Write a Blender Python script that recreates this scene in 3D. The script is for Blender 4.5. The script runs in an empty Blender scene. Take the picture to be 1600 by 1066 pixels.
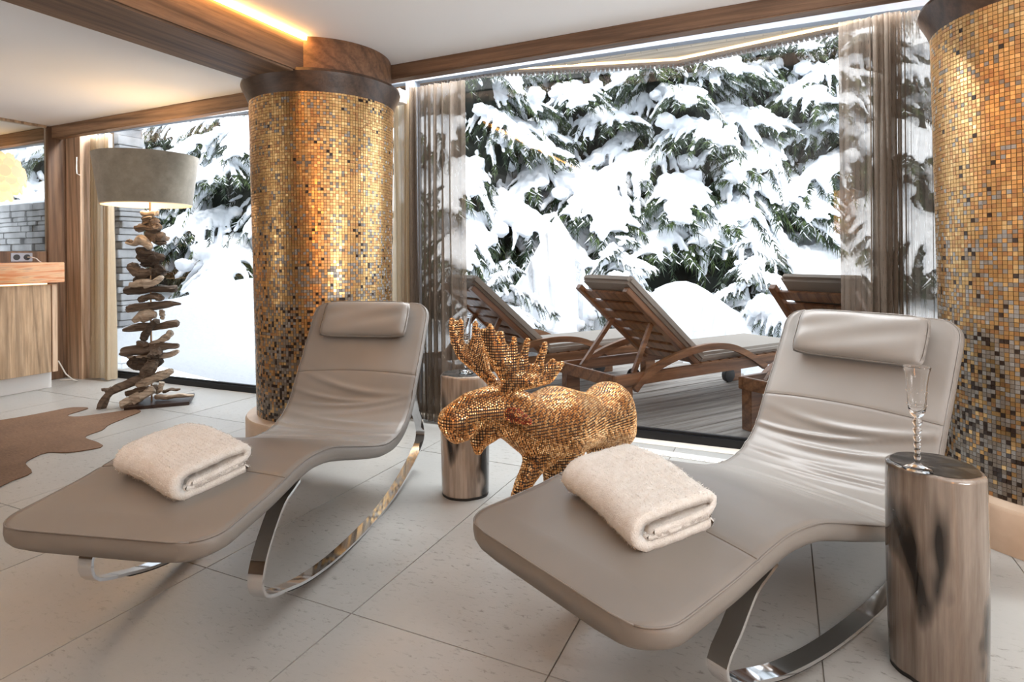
import bpy, bmesh, math, random
import numpy as np
from mathutils import Vector, Matrix, Euler
rnd = random.Random(7)
nr = np.random.default_rng(11)
scene = bpy.context.scene
COL = scene.collection
R = math.radians

# ------------------------------------------------------------------ camera, world, sun, large lights, exposure
CAMH = 1.05
YAW, ROLL = R(24.9), R(0.5)
fwd = Vector((-math.sin(YAW), math.cos(YAW), 0)); rt0 = Vector((math.cos(YAW), math.sin(YAW), 0)); up0 = Vector((0, 0, 1))
rt = rt0 * math.cos(ROLL) - up0 * math.sin(ROLL); up = rt0 * math.sin(ROLL) + up0 * math.cos(ROLL)
cam = bpy.data.cameras.new('camera'); camo = bpy.data.objects.new('camera', cam); COL.objects.link(camo)
cam.sensor_width = 36; cam.lens = 915 / 1600 * 36; cam.shift_y = -133 / 1600; cam.clip_start = 0.05; cam.clip_end = 200
camo.matrix_world = Matrix(((rt.x, up.x, -fwd.x, 0), (rt.y, up.y, -fwd.y, 0), (rt.z, up.z, -fwd.z, CAMH), (0, 0, 0, 1)))
scene.camera = camo
vs = scene.view_settings
vs.view_transform = 'Standard'; vs.look = 'None'; vs.gamma = 1; vs.use_curve_mapping = False
vs.exposure = 0.0
scene.cycles.max_bounces = 10; scene.cycles.transparent_max_bounces = 16; scene.cycles.diffuse_bounces = 5
scene.cycles.glossy_bounces = 5; scene.cycles.transmission_bounces = 8; scene.cycles.sample_clamp_indirect = 6
scene.cycles.caustics_reflective = False; scene.cycles.caustics_refractive = False

world = bpy.data.worlds.new('world'); scene.world = world; world.use_nodes = True
wn = world.node_tree; wn.nodes.clear()
wo = wn.nodes.new('ShaderNodeOutputWorld'); wb = wn.nodes.new('ShaderNodeBackground')
wb.inputs[0].default_value = (0.84, 0.92, 1.0, 1); wb.inputs[1].default_value = 3.2
wn.links.new(wb.outputs[0], wo.inputs[0])

def light(name, kind, loc, energy, color, rot=(0, 0, 0), size=1.0, size_y=None, angle=None):
    l = bpy.data.lights.new(name, kind); o = bpy.data.objects.new(name, l); COL.objects.link(o)
    o.location = loc; o.rotation_euler = rot; l.energy = energy; l.color = color
    if kind == 'AREA':
        l.size = size
        if size_y: l.shape = 'RECTANGLE'; l.size_y = size_y
    elif kind == 'POINT': l.shadow_soft_size = size
    if angle: l.angle = angle
    return o
light('sun', 'SUN', (0, 0, 10), 2.2, (1.0, 0.96, 0.9), rot=(R(50), 0, R(20)), angle=R(2.5))
# unseen fill lights added under the ceiling behind the camera
light('ceiling_fill', 'AREA', (-0.3, -1.6, 2.2), 7, (1.0, 0.97, 0.94), size=2.4, size_y=1.6)
light('ceiling_fill', 'AREA', (-4.2, -0.9, 2.2), 8, (1.0, 0.97, 0.94), size=1.6, size_y=1.6)
light('upward_fill', 'AREA', (0.6, -1.2, 1.0), 15, (1.0, 0.985, 0.97), rot=(R(180 - 12), 0, 0), size=1.2, size_y=0.8)  # added fill aimed upward to brighten the ceiling
light('upward_fill', 'AREA', (-4.6, -0.8, 1.0), 24, (1.0, 0.985, 0.97), rot=(R(180 - 15), 0, 0), size=0.9, size_y=0.8)
# fill lights added in the curtain pocket to brighten the floor by the glass
light('pocket_fill', 'AREA', (-0.6, 3.14, 2.33), 118, (0.95, 0.98, 1.0), rot=(R(-22), 0, 0), size=3.4, size_y=0.08)
light('pocket_fill', 'AREA', (-4.2, 3.16, 2.33), 62, (0.97, 0.98, 1.0), rot=(R(-22), 0, 0), size=2.4, size_y=0.08)
light('upward_fill', 'AREA', (1.8, 0.3, 0.8), 125, (0.97, 0.98, 1.0), rot=(R(180 - 20), R(-8), 0), size=0.8, size_y=0.8)  # another added upward fill, whitens the ceiling on the right
light('wall_area_light', 'AREA', (1.5, -3.8, 1.7), 48, (1.0, 0.42, 0.10), rot=(R(90), 0, 0), size=0.8, size_y=0.7)

# ------------------------------------------------------------------ materials
def mat(name, color=(.5, .5, .5), rough=.5, metal=0.0, **kw):
    m = bpy.data.materials.new(name); m.use_nodes = True
    b = m.node_tree.nodes['Principled BSDF']
    b.inputs['Base Color'].default_value = (*color, 1); b.inputs['Roughness'].default_value = rough
    b.inputs['Metallic'].default_value = metal
    for k, v in kw.items(): b.inputs[k].default_value = v
    return m
def nodes(m): return m.node_tree.nodes, m.node_tree.links, m.node_tree.nodes['Principled BSDF']
def coords(m, scale=(1, 1, 1), kind='Object', rot=(0, 0, 0)):
    n, l, b = nodes(m)
    tc = n.new('ShaderNodeTexCoord'); mp = n.new('ShaderNodeMapping')
    mp.inputs['Scale'].default_value = scale; mp.inputs['Rotation'].default_value = rot
    l.new(tc.outputs[kind], mp.inputs[0]); return mp.outputs[0]
def noise(m, vec, scale, detail=4, rough=.5, dist=0.0):
    n, l, b = nodes(m)
    t = n.new('ShaderNodeTexNoise'); t.inputs['Scale'].default_value = scale; t.inputs['Detail'].default_value = detail
    t.inputs['Roughness'].default_value = rough; t.inputs['Distortion'].default_value = dist
    l.new(vec, t.inputs['Vector']); return t.outputs['Fac']
def ramp(m, fac, stops):
    n, l, b = nodes(m)
    r = n.new('ShaderNodeValToRGB'); e = r.color_ramp.elements
    while len(e) < len(stops): e.new(0.5)
    for i, (p, c) in enumerate(stops):
        e[i].position = p; e[i].color = (*c, 1) if len(c) == 3 else c
    l.new(fac, r.inputs[0]); return r.outputs[0]
def bump(m, h, strength=.3, dist=.01):
    n, l, b = nodes(m)
    bp = n.new('ShaderNodeBump'); bp.inputs['Strength'].default_value = strength; bp.inputs['Distance'].default_value = dist
    l.new(h, bp.inputs['Height']); l.new(bp.outputs[0], b.inputs['Normal'])
def mixc(m, fac, a, c, mode='MIX'):
    n, l, b = nodes(m)
    x = n.new('ShaderNodeMix'); x.data_type = 'RGBA'; x.blend_type = mode
    for s, v in ((x.inputs['Factor'], fac), (x.inputs['A'], a), (x.inputs['B'], c)):
        if isinstance(v, (int, float)): s.default_value = v
        elif isinstance(v, tuple): s.default_value = (*v, 1)
        else: l.new(v, s)
    return x.outputs['Result']

def wood(name, dark, mid, light_, axis='X', rough=.6, scale=1.0, knots=.0, bumpy=.25):
    m = mat(name, mid, rough); n, l, b = nodes(m)
    s = {'X': (.35, 6, 6), 'Y': (6, .35, 6), 'Z': (6, 6, .35)}[axis]
    s = tuple(v * scale for v in s)
    v = coords(m, s)
    f = noise(m, v, 2.2, 8, .62, .6 + knots)
    s2 = {'X': (1.2, 30, 30), 'Y': (30, 1.2, 30), 'Z': (30, 30, 1.2)}[axis]
    f2 = noise(m, coords(m, s2), 2.0, 5, .7)
    c = ramp(m, f, [(.25, dark), (.45, mid), (.58, light_), (.66, mid), (.8, dark)])
    c2 = mixc(m, .5, c, ramp(m, f2, [(.3, tuple(x * .45 for x in mid)), (.7, tuple(min(1, x * 1.35) for x in light_))]))
    wv = n.new('ShaderNodeTexWave'); wv.wave_type = 'BANDS'; wv.bands_direction = 'DIAGONAL'
    wv.inputs['Scale'].default_value = 1.1; wv.inputs['Distortion'].default_value = 5 + 4 * knots; wv.inputs['Detail'].default_value = 3; wv.inputs['Detail Scale'].default_value = .9
    l.new(v, wv.inputs['Vector'])
    c2 = mixc(m, .55, c2, ramp(m, wv.outputs['Fac'], [(.0, (.42, .38, .34)), (.25, (.95, .95, .95)), (.8, (1.1, 1.08, 1.05))]), 'MULTIPLY')
    l.new(c2, b.inputs['Base Color']); bump(m, f2, bumpy, .004)
    return m

M = {}
M['ceiling'] = mat('ceiling_plaster', (.90, .89, .88), .9)
M['wall'] = mat('wall_plaster', (.62, .57, .5), .9)
m = M['stone'] = mat('floor_stone', (.6, .57, .53), .3); n, l, b = nodes(m)
v = coords(m, (1, 1, 1))
fa = noise(m, v, 2.2, 6, .6); fb = noise(m, coords(m, (1.0, 2.4, 1)), 28, 6, .75, .4); fc = noise(m, v, 90, 3, .6)
base = ramp(m, fa, [(.2, (.36, .357, .34)), (.8, (.45, .446, .427))])
veins = ramp(m, fb, [(.34, (.45, .43, .40)), (.44, (1, 1, 1)), (1, (1, 1, 1))])
pits = ramp(m, fc, [(.25, (.35, .33, .3)), (.32, (1, 1, 1))])
c = mixc(m, ramp(m, noise(m, v, 1.6, 3), [(.40, (.1,) * 3), (.58, (.95,) * 3)]), base, veins, 'MULTIPLY'); c = mixc(m, .5, c, pits, 'MULTIPLY')
l.new(c, b.inputs['Base Color']); bump(m, fb, .2, .003)

M['grout'] = mat('floor_grout', (.3, .27, .24), .9)
M['beam'] = wood('old_beam_wood', (.035, .019, .011), (.10, .056, .032), (.17, .10, .06), 'X')
M['beaml'] = wood('old_beam_wood_pale', (.09, .048, .026), (.24, .14, .08), (.36, .23, .14), 'X')
M['beamy'] = wood('old_beam_wood_long', (.04, .021, .012), (.125, .072, .042), (.22, .13, .075), 'Y')
M['beamz'] = wood('old_post_wood', (.045, .024, .013), (.13, .07, .038), (.19, .11, .062), 'Z')
M['panelz'] = wood('spruce_panel_wood', (.32, .19, .11), (.55, .38, .25), (.68, .52, .38), 'Z')
M['capital'] = wood('capital_wood', (.02, .011, .007), (.052, .029, .018), (.085, .05, .031), 'X', .4)
M['captop'] = wood('capital_drum_wood', (.045, .02, .01), (.125, .06, .03), (.20, .105, .055), 'X', .5)
M['cabinet'] = wood('barn_wood', (.13, .08, .045), (.40, .27, .16), (.55, .40, .26), 'Z', .6, 1.0, 1.2, .4)
M['white'] = mat('white_lacquer', (.85, .85, .84), .4)
m = M['onyx'] = mat('onyx', (.8, .45, .25), .15); n, l, b = nodes(m)
f = noise(m, coords(m, (1.5, 1.0, 14)), 1.6, 6, .6, 1.2)
c = ramp(m, f, [(.3, (.30, .10, .035)), (.42, (.55, .20, .07)), (.55, (.62, .36, .18)), (.7, (.30, .17, .11))])
l.new(c, b.inputs['Base Color']); l.new(c, b.inputs['Emission Color']); b.inputs['Emission Strength'].default_value = .12
M['mirror'] = mat('mirror_glass', (.92, .93, .94), .02, 1.0)
M['chrome'] = mat('chrome', (.78, .78, .79), .06, 1.0)
M['rubber'] = mat('black_rubber', (.012, .012, .012), .6)
M['frame'] = mat('window_frame_metal', (.018, .018, .02), .4, .6)
M['frame_grey'] = mat('window_jamb_grey', (.27, .31, .37), .5, .1)
M['grey_metal'] = mat('brushed_plate', (.3, .3, .32), .35, .5)
M['dark_hole'] = mat('socket_black', (.02, .02, .02), .5)
M['cable'] = mat('cable_white', (.7, .66, .6), .5)

m = M['leather'] = mat('taupe_leather', (.21, .19, .17), .4); n, l, b = nodes(m)
f = noise(m, coords(m, (1, 1, 1)), 350, 3, .5); bump(m, f, .12, .001)
l.new(ramp(m, noise(m, coords(m), 3, 3), [(.3, (.19, .174, .158)), (.7, (.222, .205, .187))]), b.inputs['Base Color'])
M['seam'] = mat('leather_seam', (.13, .11, .09), .6)
m = M['towel'] = mat('terry_towel', (.80, .75, .66), .95, **{'Sheen Weight': .6}); n, l, b = nodes(m)
bump(m, noise(m, coords(m), 260, 4, .7), .9, .006)
l.new(ramp(m, noise(m, coords(m), 60, 4), [(.3, (.84, .81, .75)), (.7, (.95, .94, .90))]), b.inputs['Base Color'])
def sheer(name, col, alpha, w=.35):
    m = bpy.data.materials.new(name); m.use_nodes = True; n = m.node_tree.nodes; l = m.node_tree.links; n.clear()
    o = n.new('ShaderNodeOutputMaterial'); d = n.new('ShaderNodeBsdfDiffuse'); t = n.new('ShaderNodeBsdfTranslucent'); tr = n.new('ShaderNodeBsdfTransparent')
    m1 = n.new('ShaderNodeMixShader'); m2 = n.new('ShaderNodeMixShader')
    d.inputs[0].default_value = (*col, 1); t.inputs[0].default_value = (*col, 1); m1.inputs[0].default_value = w
    if alpha < .8: tr.inputs[0].default_value = (.97, .92, .86, 1)
    l.new(d.outputs[0], m1.inputs[1]); l.new(t.outputs[0], m1.inputs[2])
    tc = n.new('ShaderNodeTexCoord'); mp = n.new('ShaderNodeMapping'); mp.inputs['Scale'].default_value = (60, 60, 4)
    ns = n.new('ShaderNodeTexNoise'); ns.inputs['Scale'].default_value = 5; ns.inputs['Detail'].default_value = 5
    mr = n.new('ShaderNodeMapRange'); mr.inputs[1].default_value = .3; mr.inputs[2].default_value = .7
    mr.inputs[3].default_value = alpha - .05; mr.inputs[4].default_value = alpha + .05
    l.new(tc.outputs['Object'], mp.inputs[0]); l.new(mp.outputs[0], ns.inputs['Vector']); l.new(ns.outputs['Fac'], mr.inputs[0])
    l.new(mr.outputs[0], m2.inputs[0]); l.new(tr.outputs[0], m2.inputs[1]); l.new(m1.outputs[0], m2.inputs[2])
    l.new(m2.outputs[0], o.inputs[0]); return m
M['sheer'] = sheer('sheer_brown_voile', (.20, .165, .135), .68)
M['cream'] = sheer('cream_curtain_cloth', (.72, .62, .47), .93, .45)
m = M['glass'] = bpy.data.materials.new('window_glass'); m.use_nodes = True; n = m.node_tree.nodes; l = m.node_tree.links; n.clear()
o = n.new('ShaderNodeOutputMaterial'); g = n.new('ShaderNodeBsdfGlossy'); g.inputs['Roughness'].default_value = 0.0
tr = n.new('ShaderNodeBsdfTransparent'); fr = n.new('ShaderNodeFresnel'); fr.inputs[0].default_value = 1.45; mx = n.new('ShaderNodeMixShader')
l.new(fr.outputs[0], mx.inputs[0]); l.new(tr.outputs[0], mx.inputs[1]); l.new(g.outputs[0], mx.inputs[2]); l.new(mx.outputs[0], o.inputs[0])
M['crystal'] = mat('crystal_glass', (1, 1, 1), .0, 0, **{'Transmission Weight': 1.0, 'IOR': 1.38})
TILES = [mat('mosaic_gold', (.62, .38, .16), .33, .92), mat('mosaic_bright_gold', (.78, .52, .24), .28, .95), mat('mosaic_copper', (.50, .27, .12), .36, .9),
         mat('mosaic_taupe', (.21, .175, .14), .3, .3), mat('mosaic_grey', (.29, .27, .245), .3, .35), mat('mosaic_dark', (.035, .022, .016), .25, .2)]
M['mosaic_grout'] = mat('mosaic_grout', (.20, .105, .05), .8)
m = M['plinth'] = mat('plinth_marble', (.62, .45, .32), .35); n, l, b = nodes(m)
l.new(ramp(m, noise(m, coords(m), 6, 5), [(.3, (.50, .36, .25)), (.7, (.68, .53, .40))]), b.inputs['Base Color'])
m = M['rug'] = mat('cowhide', (.25, .15, .09), .85); n, l, b = nodes(m)
fa = noise(m, coords(m, (1, 1, 1)), 1.6, 5, .6, .5); fb = noise(m, coords(m, (4, 20, 4), rot=(0, 0, .4)), 9, 5, .7)
c = mixc(m, .5, ramp(m, fa, [(.3, (.075, .038, .02)), (.5, (.17, .092, .05)), (.75, (.25, .15, .09))]), ramp(m, fb, [(.3, (.07, .036, .02)), (.7, (.27, .16, .095))]))
l.new(c, b.inputs['Base Color']); bump(m, fb, .4, .004)
m = M['petrified'] = mat('petrified_wood', (.45, .38, .30), .16, .08, **{'Coat Weight': .5}); n, l, b = nodes(m)
fa = noise(m, coords(m, (7, 7, .9)), 1.7, 6, .6, .7); fb = noise(m, coords(m, (30, 30, 1.3)), 2, 5, .7); fc = noise(m, coords(m, (3.2, 3.2, 1.1)), 1.6, 3, .5, .5)
c = mixc(m, .5, ramp(m, fa, [(.3, (.08, .06, .048)), (.5, (.21, .17, .14)), (.7, (.34, .29, .25))]), ramp(m, fb, [(.3, (.08, .06, .045)), (.65, (.30, .26, .22))]))
c = mixc(m, 1.0, c, ramp(m, fc, [(.38, (.03, .025, .022)), (.45, (1, 1, 1))]), 'MULTIPLY')
l.new(c, b.inputs['Base Color'])
m = M['petrified_top'] = mat('petrified_wood_top', (.04, .035, .03), .22, 0, **{'Specular IOR Level': .3}); n, l, b = nodes(m)
l.new(ramp(m, noise(m, coords(m, (1, 2, 1)), 9, 5, .6, 1.5), [(.5, (.008, .007, .006)), (.62, (.07, .06, .05)), (.75, (.25, .2, .17))]), b.inputs['Base Color'])
M['moose'] = mat('moose_base', (.035, .016, .008), .6)
STUDS = [mat('stud_amber', (.64, .34, .13), .3, .8), mat('stud_gold', (.85, .58, .30), .28, .85), mat('stud_brown', (.36, .17, .065), .32, .75)]
M['stud_red'] = mat('stud_red', (.38, .08, .04), .25, .8)
m = M['shade'] = mat('lamp_shade_suede', (.33, .27, .21), .9, **{'Sheen Weight': .3}); n, l, b = nodes(m)
l.new(ramp(m, noise(m, coords(m), 12, 6, .7), [(.3, (.21, .19, .15)), (.7, (.33, .30, .24))]), b.inputs['Base Color'])
M['shade_in'] = mat('lamp_shade_lining', (.8, .66, .48), .5)
M['bulb'] = mat('bulb', (1, .8, .5), .5, 0, **{'Emission Color': (1, .72, .4, 1), 'Emission Strength': 25})
M['led'] = mat('led_strip', (1, .6, .25), .5, 0, **{'Emission Color': (1, .47, .12, 1), 'Emission Strength': 40})
M['led_out'] = mat('led_strip_outside', (1, .8, .5), .5, 0, **{'Emission Color': (1, .8, .48, 1), 'Emission Strength': 2.2})
DW = [wood('driftwood_brown', (.035, .024, .018), (.115, .082, .06), (.20, .15, .11), 'X', .8, 2.5, 1.5, .6),
      wood('driftwood_dark', (.018, .012, .009), (.055, .038, .027), (.10, .072, .052), 'X', .8, 2.5, 1.5, .6),
      wood('driftwood_pale', (.22, .16, .11), (.45, .36, .27), (.60, .51, .41), 'X', .8, 2.5, 1.5, .6)]
M['dark_base'] = mat('dark_base_plate', (.025, .014, .012), .35)
M['deck'] = wood('deck_wood', (.17, .145, .125), (.32, .285, .25), (.44, .40, .36), 'X', .7)
M['teak'] = wood('lounger_teak', (.07, .03, .013), (.20, .088, .038), (.31, .15, .07), 'X', .35)
M['cushion'] = mat('outdoor_cushion', (.33, .29, .25), .8)
M['wheel'] = mat('wheel_rubber', (.02, .02, .022), .5)
m = M['snow'] = mat('snow', (.87, .90, .94), .8); n, l, b = nodes(m)
bump(m, noise(m, coords(m), 14, 6, .6), .35, .03)
M['needles'] = mat('spruce_needles', (.018, .036, .014), .6)
M['needles2'] = mat('spruce_needles_light', (.06, .095, .025), .6)
M['core'] = mat('spruce_inner_shade', (.010, .015, .011), .9)  # near black: shade between the boughs put into the foliage colour
M['bark'] = mat('spruce_bark', (.05, .033, .024), .9)
M['facade'] = wood('eave_grey_wood', (.22, .24, .27), (.34, .37, .42), (.42, .45, .5), 'X', .6)
M['soffit'] = wood('eave_soffit_wood', (.30, .22, .14), (.50, .40, .28), (.62, .52, .38), 'X', .6)
M['chain'] = mat('gutter_metal', (.16, .12, .10), .5, .5)
m = M['slate'] = mat('pale_stone', (.5, .5, .5), .9); n, l, b = nodes(m)
l.new(ramp(m, noise(m, coords(m), 5, 5), [(.3, (.34, .34, .35)), (.7, (.60, .60, .60))]), b.inputs['Base Color'])
M['shell'] = mat('pendant_shell', (.9, .75, .5), .5, 0, **{'Emission Color': (1, .72, .36, 1), 'Emission Strength': .7})

# ------------------------------------------------------------------ helpers
def prop(o, label=None, cat=None, group=None, kind=None):
    if label: o['label'] = label
    if cat: o['category'] = cat
    if group: o['group'] = group
    if kind: o['kind'] = kind
    return o
def link(o, parent=None):
    COL.objects.link(o)
    if parent is not None: o.parent = parent
    return o
def empty(name, loc=(0, 0, 0), rz=0, label=None, cat=None, group=None, scale=None):
    o = bpy.data.objects.new(name, None); link(o); o.location = loc; o.rotation_euler = (0, 0, rz)
    if scale: o.scale = (scale,) * 3
    o.empty_display_size = .1
    return prop(o, label, cat, group)
def mesh_obj(name, verts, faces, mats, parent=None, smooth=False, mi=None):
    me = bpy.data.meshes.new(name)
    if isinstance(verts, np.ndarray) and isinstance(faces, np.ndarray):
        k = faces.shape[1]
        me.vertices.add(len(verts)); me.vertices.foreach_set('co', verts.astype(np.float32).ravel())
        me.loops.add(faces.size); me.loops.foreach_set('vertex_index', faces.astype(np.int32).ravel())
        me.polygons.add(len(faces)); me.polygons.foreach_set('loop_start', np.arange(0, faces.size, k, dtype=np.int32))
        me.update(calc_edges=True)
    else:
        me.from_pydata([tuple(v) for v in verts], [], faces)
    if not isinstance(mats, (list, tuple)): mats = [mats]
    for m in mats: me.materials.append(m)
    if mi is not None: me.polygons.foreach_set('material_index', np.asarray(mi, dtype=np.int32))
    me.polygons.foreach_set('use_smooth', np.full(len(me.polygons), bool(smooth)))
    me.update()
    return link(bpy.data.objects.new(name, me), parent)
class MB:
    def __init__(s): s.v = []; s.f = []
    def add(s, v, f):
        n = len(s.v); s.v += [tuple(p) for p in v]; s.f += [tuple(i + n for i in q) for q in f]; return s
    def box(s, c, d, rot=None):
        x, y, z = d[0] / 2, d[1] / 2, d[2] / 2
        V = [Vector((i * x, j * y, k * z)) for i in (-1, 1) for j in (-1, 1) for k in (-1, 1)]
        if rot is not None: V = [rot @ p for p in V]
        V = [p + Vector(c) for p in V]
        return s.add(V, [(0, 1, 3, 2), (4, 6, 7, 5), (0, 4, 5, 1), (2, 3, 7, 6), (0, 2, 6, 4), (1, 5, 7, 3)])
    def mm(s, a, b): return s.box([(a[i] + b[i]) / 2 for i in range(3)], [abs(b[i] - a[i]) for i in range(3)])
    def prism(s, poly, z0, z1):
        n = len(poly)
        V = [(x, y, z0) for x, y in poly] + [(x, y, z1) for x, y in poly]
        return s.add(V, [tuple(range(n))[::-1], tuple(range(n, 2 * n))] + [(i, (i + 1) % n, n + (i + 1) % n, n + i) for i in range(n)])
    def lathe(s, prof, n=32, c=(0, 0), close=True):
        V = []; F = []
        for r, z in prof:
            for i in range(n):
                a = 2 * math.pi * i / n; V.append((c[0] + r * math.cos(a), c[1] + r * math.sin(a), z))
        for k in range(len(prof) - 1):
            for i in range(n):
                j = (i + 1) % n; F.append((k * n + i, k * n + j, (k + 1) * n + j, (k + 1) * n + i))
        if close: F.append(tuple(range(n))[::-1]); F.append(tuple((len(prof) - 1) * n + i for i in range(n)))
        return s.add(V, F)
    def tube(s, pts, rad, n=8, flat=1.0, jitter=0, rr=None):
        pts = [Vector(p) for p in pts]; k = len(pts)
        if not isinstance(rad, (list, tuple)): rad = [rad] * k
        V = []; F = []; ref = Vector((0, 0, 1))
        for i, p in enumerate(pts):
            t = (pts[min(i + 1, k - 1)] - pts[max(i - 1, 0)]).normalized()
            if abs(t.dot(ref)) > .95: ref = Vector((0, 1, 0))
            a = t.cross(ref).normalized(); b = a.cross(t).normalized(); ref = b
            for j in range(n):
                g = 2 * math.pi * j / n; r = rad[i] * (1 + (rr.uniform(-jitter, jitter) if rr else 0))
                V.append(p + a * math.cos(g) * r + b * math.sin(g) * r * flat)
        for i in range(k - 1):
            for j in range(n):
                q = (j + 1) % n; F.append((i * n + j, i * n + q, (i + 1) * n + q, (i + 1) * n + j))
        F.append(tuple(range(n))[::-1]); F.append(tuple((k - 1) * n + j for j in range(n)))
        return s.add(V, F)
    def build(s, name, m, parent=None, smooth=False, bevel=0, sub=0):
        o = mesh_obj(name, s.v, s.f, m, parent, smooth)
        if bevel or sub:
            bm = bmesh.new(); bm.from_mesh(o.data)
            if bevel: bmesh.ops.bevel(bm, geom=bm.edges[:], offset=bevel, segments=2, affect='EDGES', clamp_overlap=True)
            if sub: bmesh.ops.subdivide_edges(bm, edges=bm.edges[:], cuts=sub, use_grid_fill=True)
            bm.to_mesh(o.data); bm.free()
        return o
def fix_normals(o):
    bm = bmesh.new(); bm.from_mesh(o.data); bmesh.ops.recalc_face_normals(bm, faces=bm.faces); bm.to_mesh(o.data); bm.free()
def struct(name, mb, m, bevel=0, label=None):
    o = mb.build(name, m, None, bevel=bevel); o['kind'] = 'structure'
    if label: o['label'] = label
    return o
def smooth_by_angle(o, ang=40):
    o.data.polygons.foreach_set('use_smooth', np.ones(len(o.data.polygons), dtype=bool))
    o.data.set_sharp_from_angle(angle=R(ang))
def catmull(P, n):
    P = np.array(P, float); Q = np.vstack([2 * P[0] - P[1], P, 2 * P[-1] - P[-2]]); out = []
    for i in range(len(P) - 1):
        a, b, c, d = Q[i:i + 4]
        for t in np.linspace(0, 1, 12, endpoint=False):
            out.append(.5 * ((2 * b) + (-a + c) * t + (2 * a - 5 * b + 4 * c - d) * t * t + (-a + 3 * b - 3 * c + d) * t ** 3))
    out.append(P[-1]); out = np.array(out)
    L = np.r_[0, np.cumsum(np.linalg.norm(np.diff(out, axis=0), axis=1))]
    s = np.linspace(0, L[-1], n)
    return np.stack([np.interp(s, L, out[:, k]) for k in range(P.shape[1])], 1), s
ICO = {}
for k_ in (1, 2, 3):
    ico = bmesh.new(); bmesh.ops.create_icosphere(ico, subdivisions=k_, radius=1)
    ICO[k_] = (np.array([v.co[:] for v in ico.verts]), np.array([[v.index for v in f.verts] for f in ico.faces])); ico.free()
def balls(segs, flat=1.0, step=.45, sub=1):
    """segs: chains of (x,y,z,r); returns overlapping spheres along them"""
    C = []; ICO_V, ICO_F = ICO[sub]
    for ch in segs:
        ch = np.array(ch, float)
        for a, b in zip(ch[:-1], ch[1:]):
            d = np.linalg.norm(b[:3] - a[:3]); n = max(2, int(d / (max(min(a[3], b[3]), .006) * step)) + 1)
            for t in np.linspace(0, 1, n): C.append(a + (b - a) * t)
        if len(ch) == 1: C.append(ch[0])
    C = np.array(C); n = len(ICO_V)
    V = (ICO_V[None] * C[:, 3][:, None, None] * np.array([1, 1, flat]) + C[:, :3][:, None]).reshape(-1, 3)
    F = (ICO_F[None] + (np.arange(len(C)) * n)[:, None, None]).reshape(-1, 3)
    return V, F
def remeshed(name, V, F, voxel, smooth_it, m, parent=None):
    o = mesh_obj('tmp', V, F, m)
    r = o.modifiers.new('r', 'REMESH'); r.mode = 'VOXEL'; r.voxel_size = voxel
    if smooth_it: s = o.modifiers.new('s', 'SMOOTH'); s.iterations = smooth_it; s.factor = .5
    dg = bpy.context.evaluated_depsgraph_get(); me = bpy.data.meshes.new_from_object(o.evaluated_get(dg))
    bpy.data.objects.remove(o)
    me.name = name; me.materials.clear(); me.materials.append(m)
    me.polygons.foreach_set('use_smooth', np.ones(len(me.polygons), dtype=bool))
    return link(bpy.data.objects.new(name, me), parent)
def dup(o, parent=None, deep=True):
    c = o.copy(); COL.objects.link(c)
    if parent is not None: c.parent = parent
    if deep:
        for ch in list(o.children): dup(ch, c)
    return c

# ------------------------------------------------------------------ room shell
ZC = 2.225
XL = -5.85
def wallY(x): return 3.387 + .026 * (x + .25)
# floor slab and stone tiles (parts)
f = MB().mm((-9.2, -4.0, -.06), (3.2, 3.45, -.004)); floor = struct('floor', f, M['grout'])
xs = [.081 + .6225 * k for k in range(-10, 7)]; ys = [2.667 - 1.305 * k for k in range(0, 7)][::-1]
xs = [XL] + [x for x in xs if XL < x < 3.2] + [3.2]; ys = [-4.0] + [y for y in ys if y > -4] + [3.26]
for i in range(len(xs) - 1):
    for j in range(len(ys) - 1):
        g = .0022; dz = rnd.uniform(-.0006, .0006)
        a, b_ = (xs[i] + g, ys[j] + g), (xs[i + 1] - g, ys[j + 1] - g)
        cx, cy = (a[0] + b_[0]) / 2, (a[1] + b_[1]) / 2
        t = MB().mm((a[0] - cx, a[1] - cy, -.02), (b_[0] - cx, b_[1] - cy, dz)).build('stone_tile', M['stone'], floor)
        t.location = (cx, cy, 0)
cl = MB(); cl.mm((-9.4, -4.2, ZC), (3.4, 3.02, ZC + .12)); cl.mm((-9.4, 3.02, 2.44), (3.4, 3.42, 2.5)); cl.mm((-9.4, 3.0, ZC), (3.4, 3.03, 2.46))
c = struct('ceiling', cl, M['ceiling'])
WL = XL - .02
wl = MB(); wl.mm((WL, -4.2, -.05), (XL, .6, ZC)); wl.mm((WL, .6, -.05), (XL, 2.93, 1.125)); wl.mm((WL, 2.93, -.05), (XL, 3.2, ZC)); wl.mm((WL, .6, 2.203), (XL, 2.93, ZC))
struct('wall_left', wl, M['wall'])
struct('wall_bay', MB().mm((-9.4, -4.2, -.05), (-9.2, 3.5, 2.44)), M['wall'])
struct('wall_back', MB().mm((-9.4, -4.2, -.05), (3.4, -4.0, ZC)), wood('back_wall_wood', (.05, .03, .02), (.12, .075, .045), (.2, .13, .08), 'Z'))
struct('wall_right', MB().mm((3.2, -4.2, -.05), (3.4, 3.5, 2.44)), M['wall'])
struct('wall_window', MB().mm((XL, 3.07, -.05), (-5.60, 3.36, 2.44)), M['panelz'], label='wooden wall panel in the left corner beside the cream curtain')
struct('wall_window', MB().mm((1.35, 3.1, -.05), (3.3, 3.5, 2.44)), M['wall'])
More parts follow.
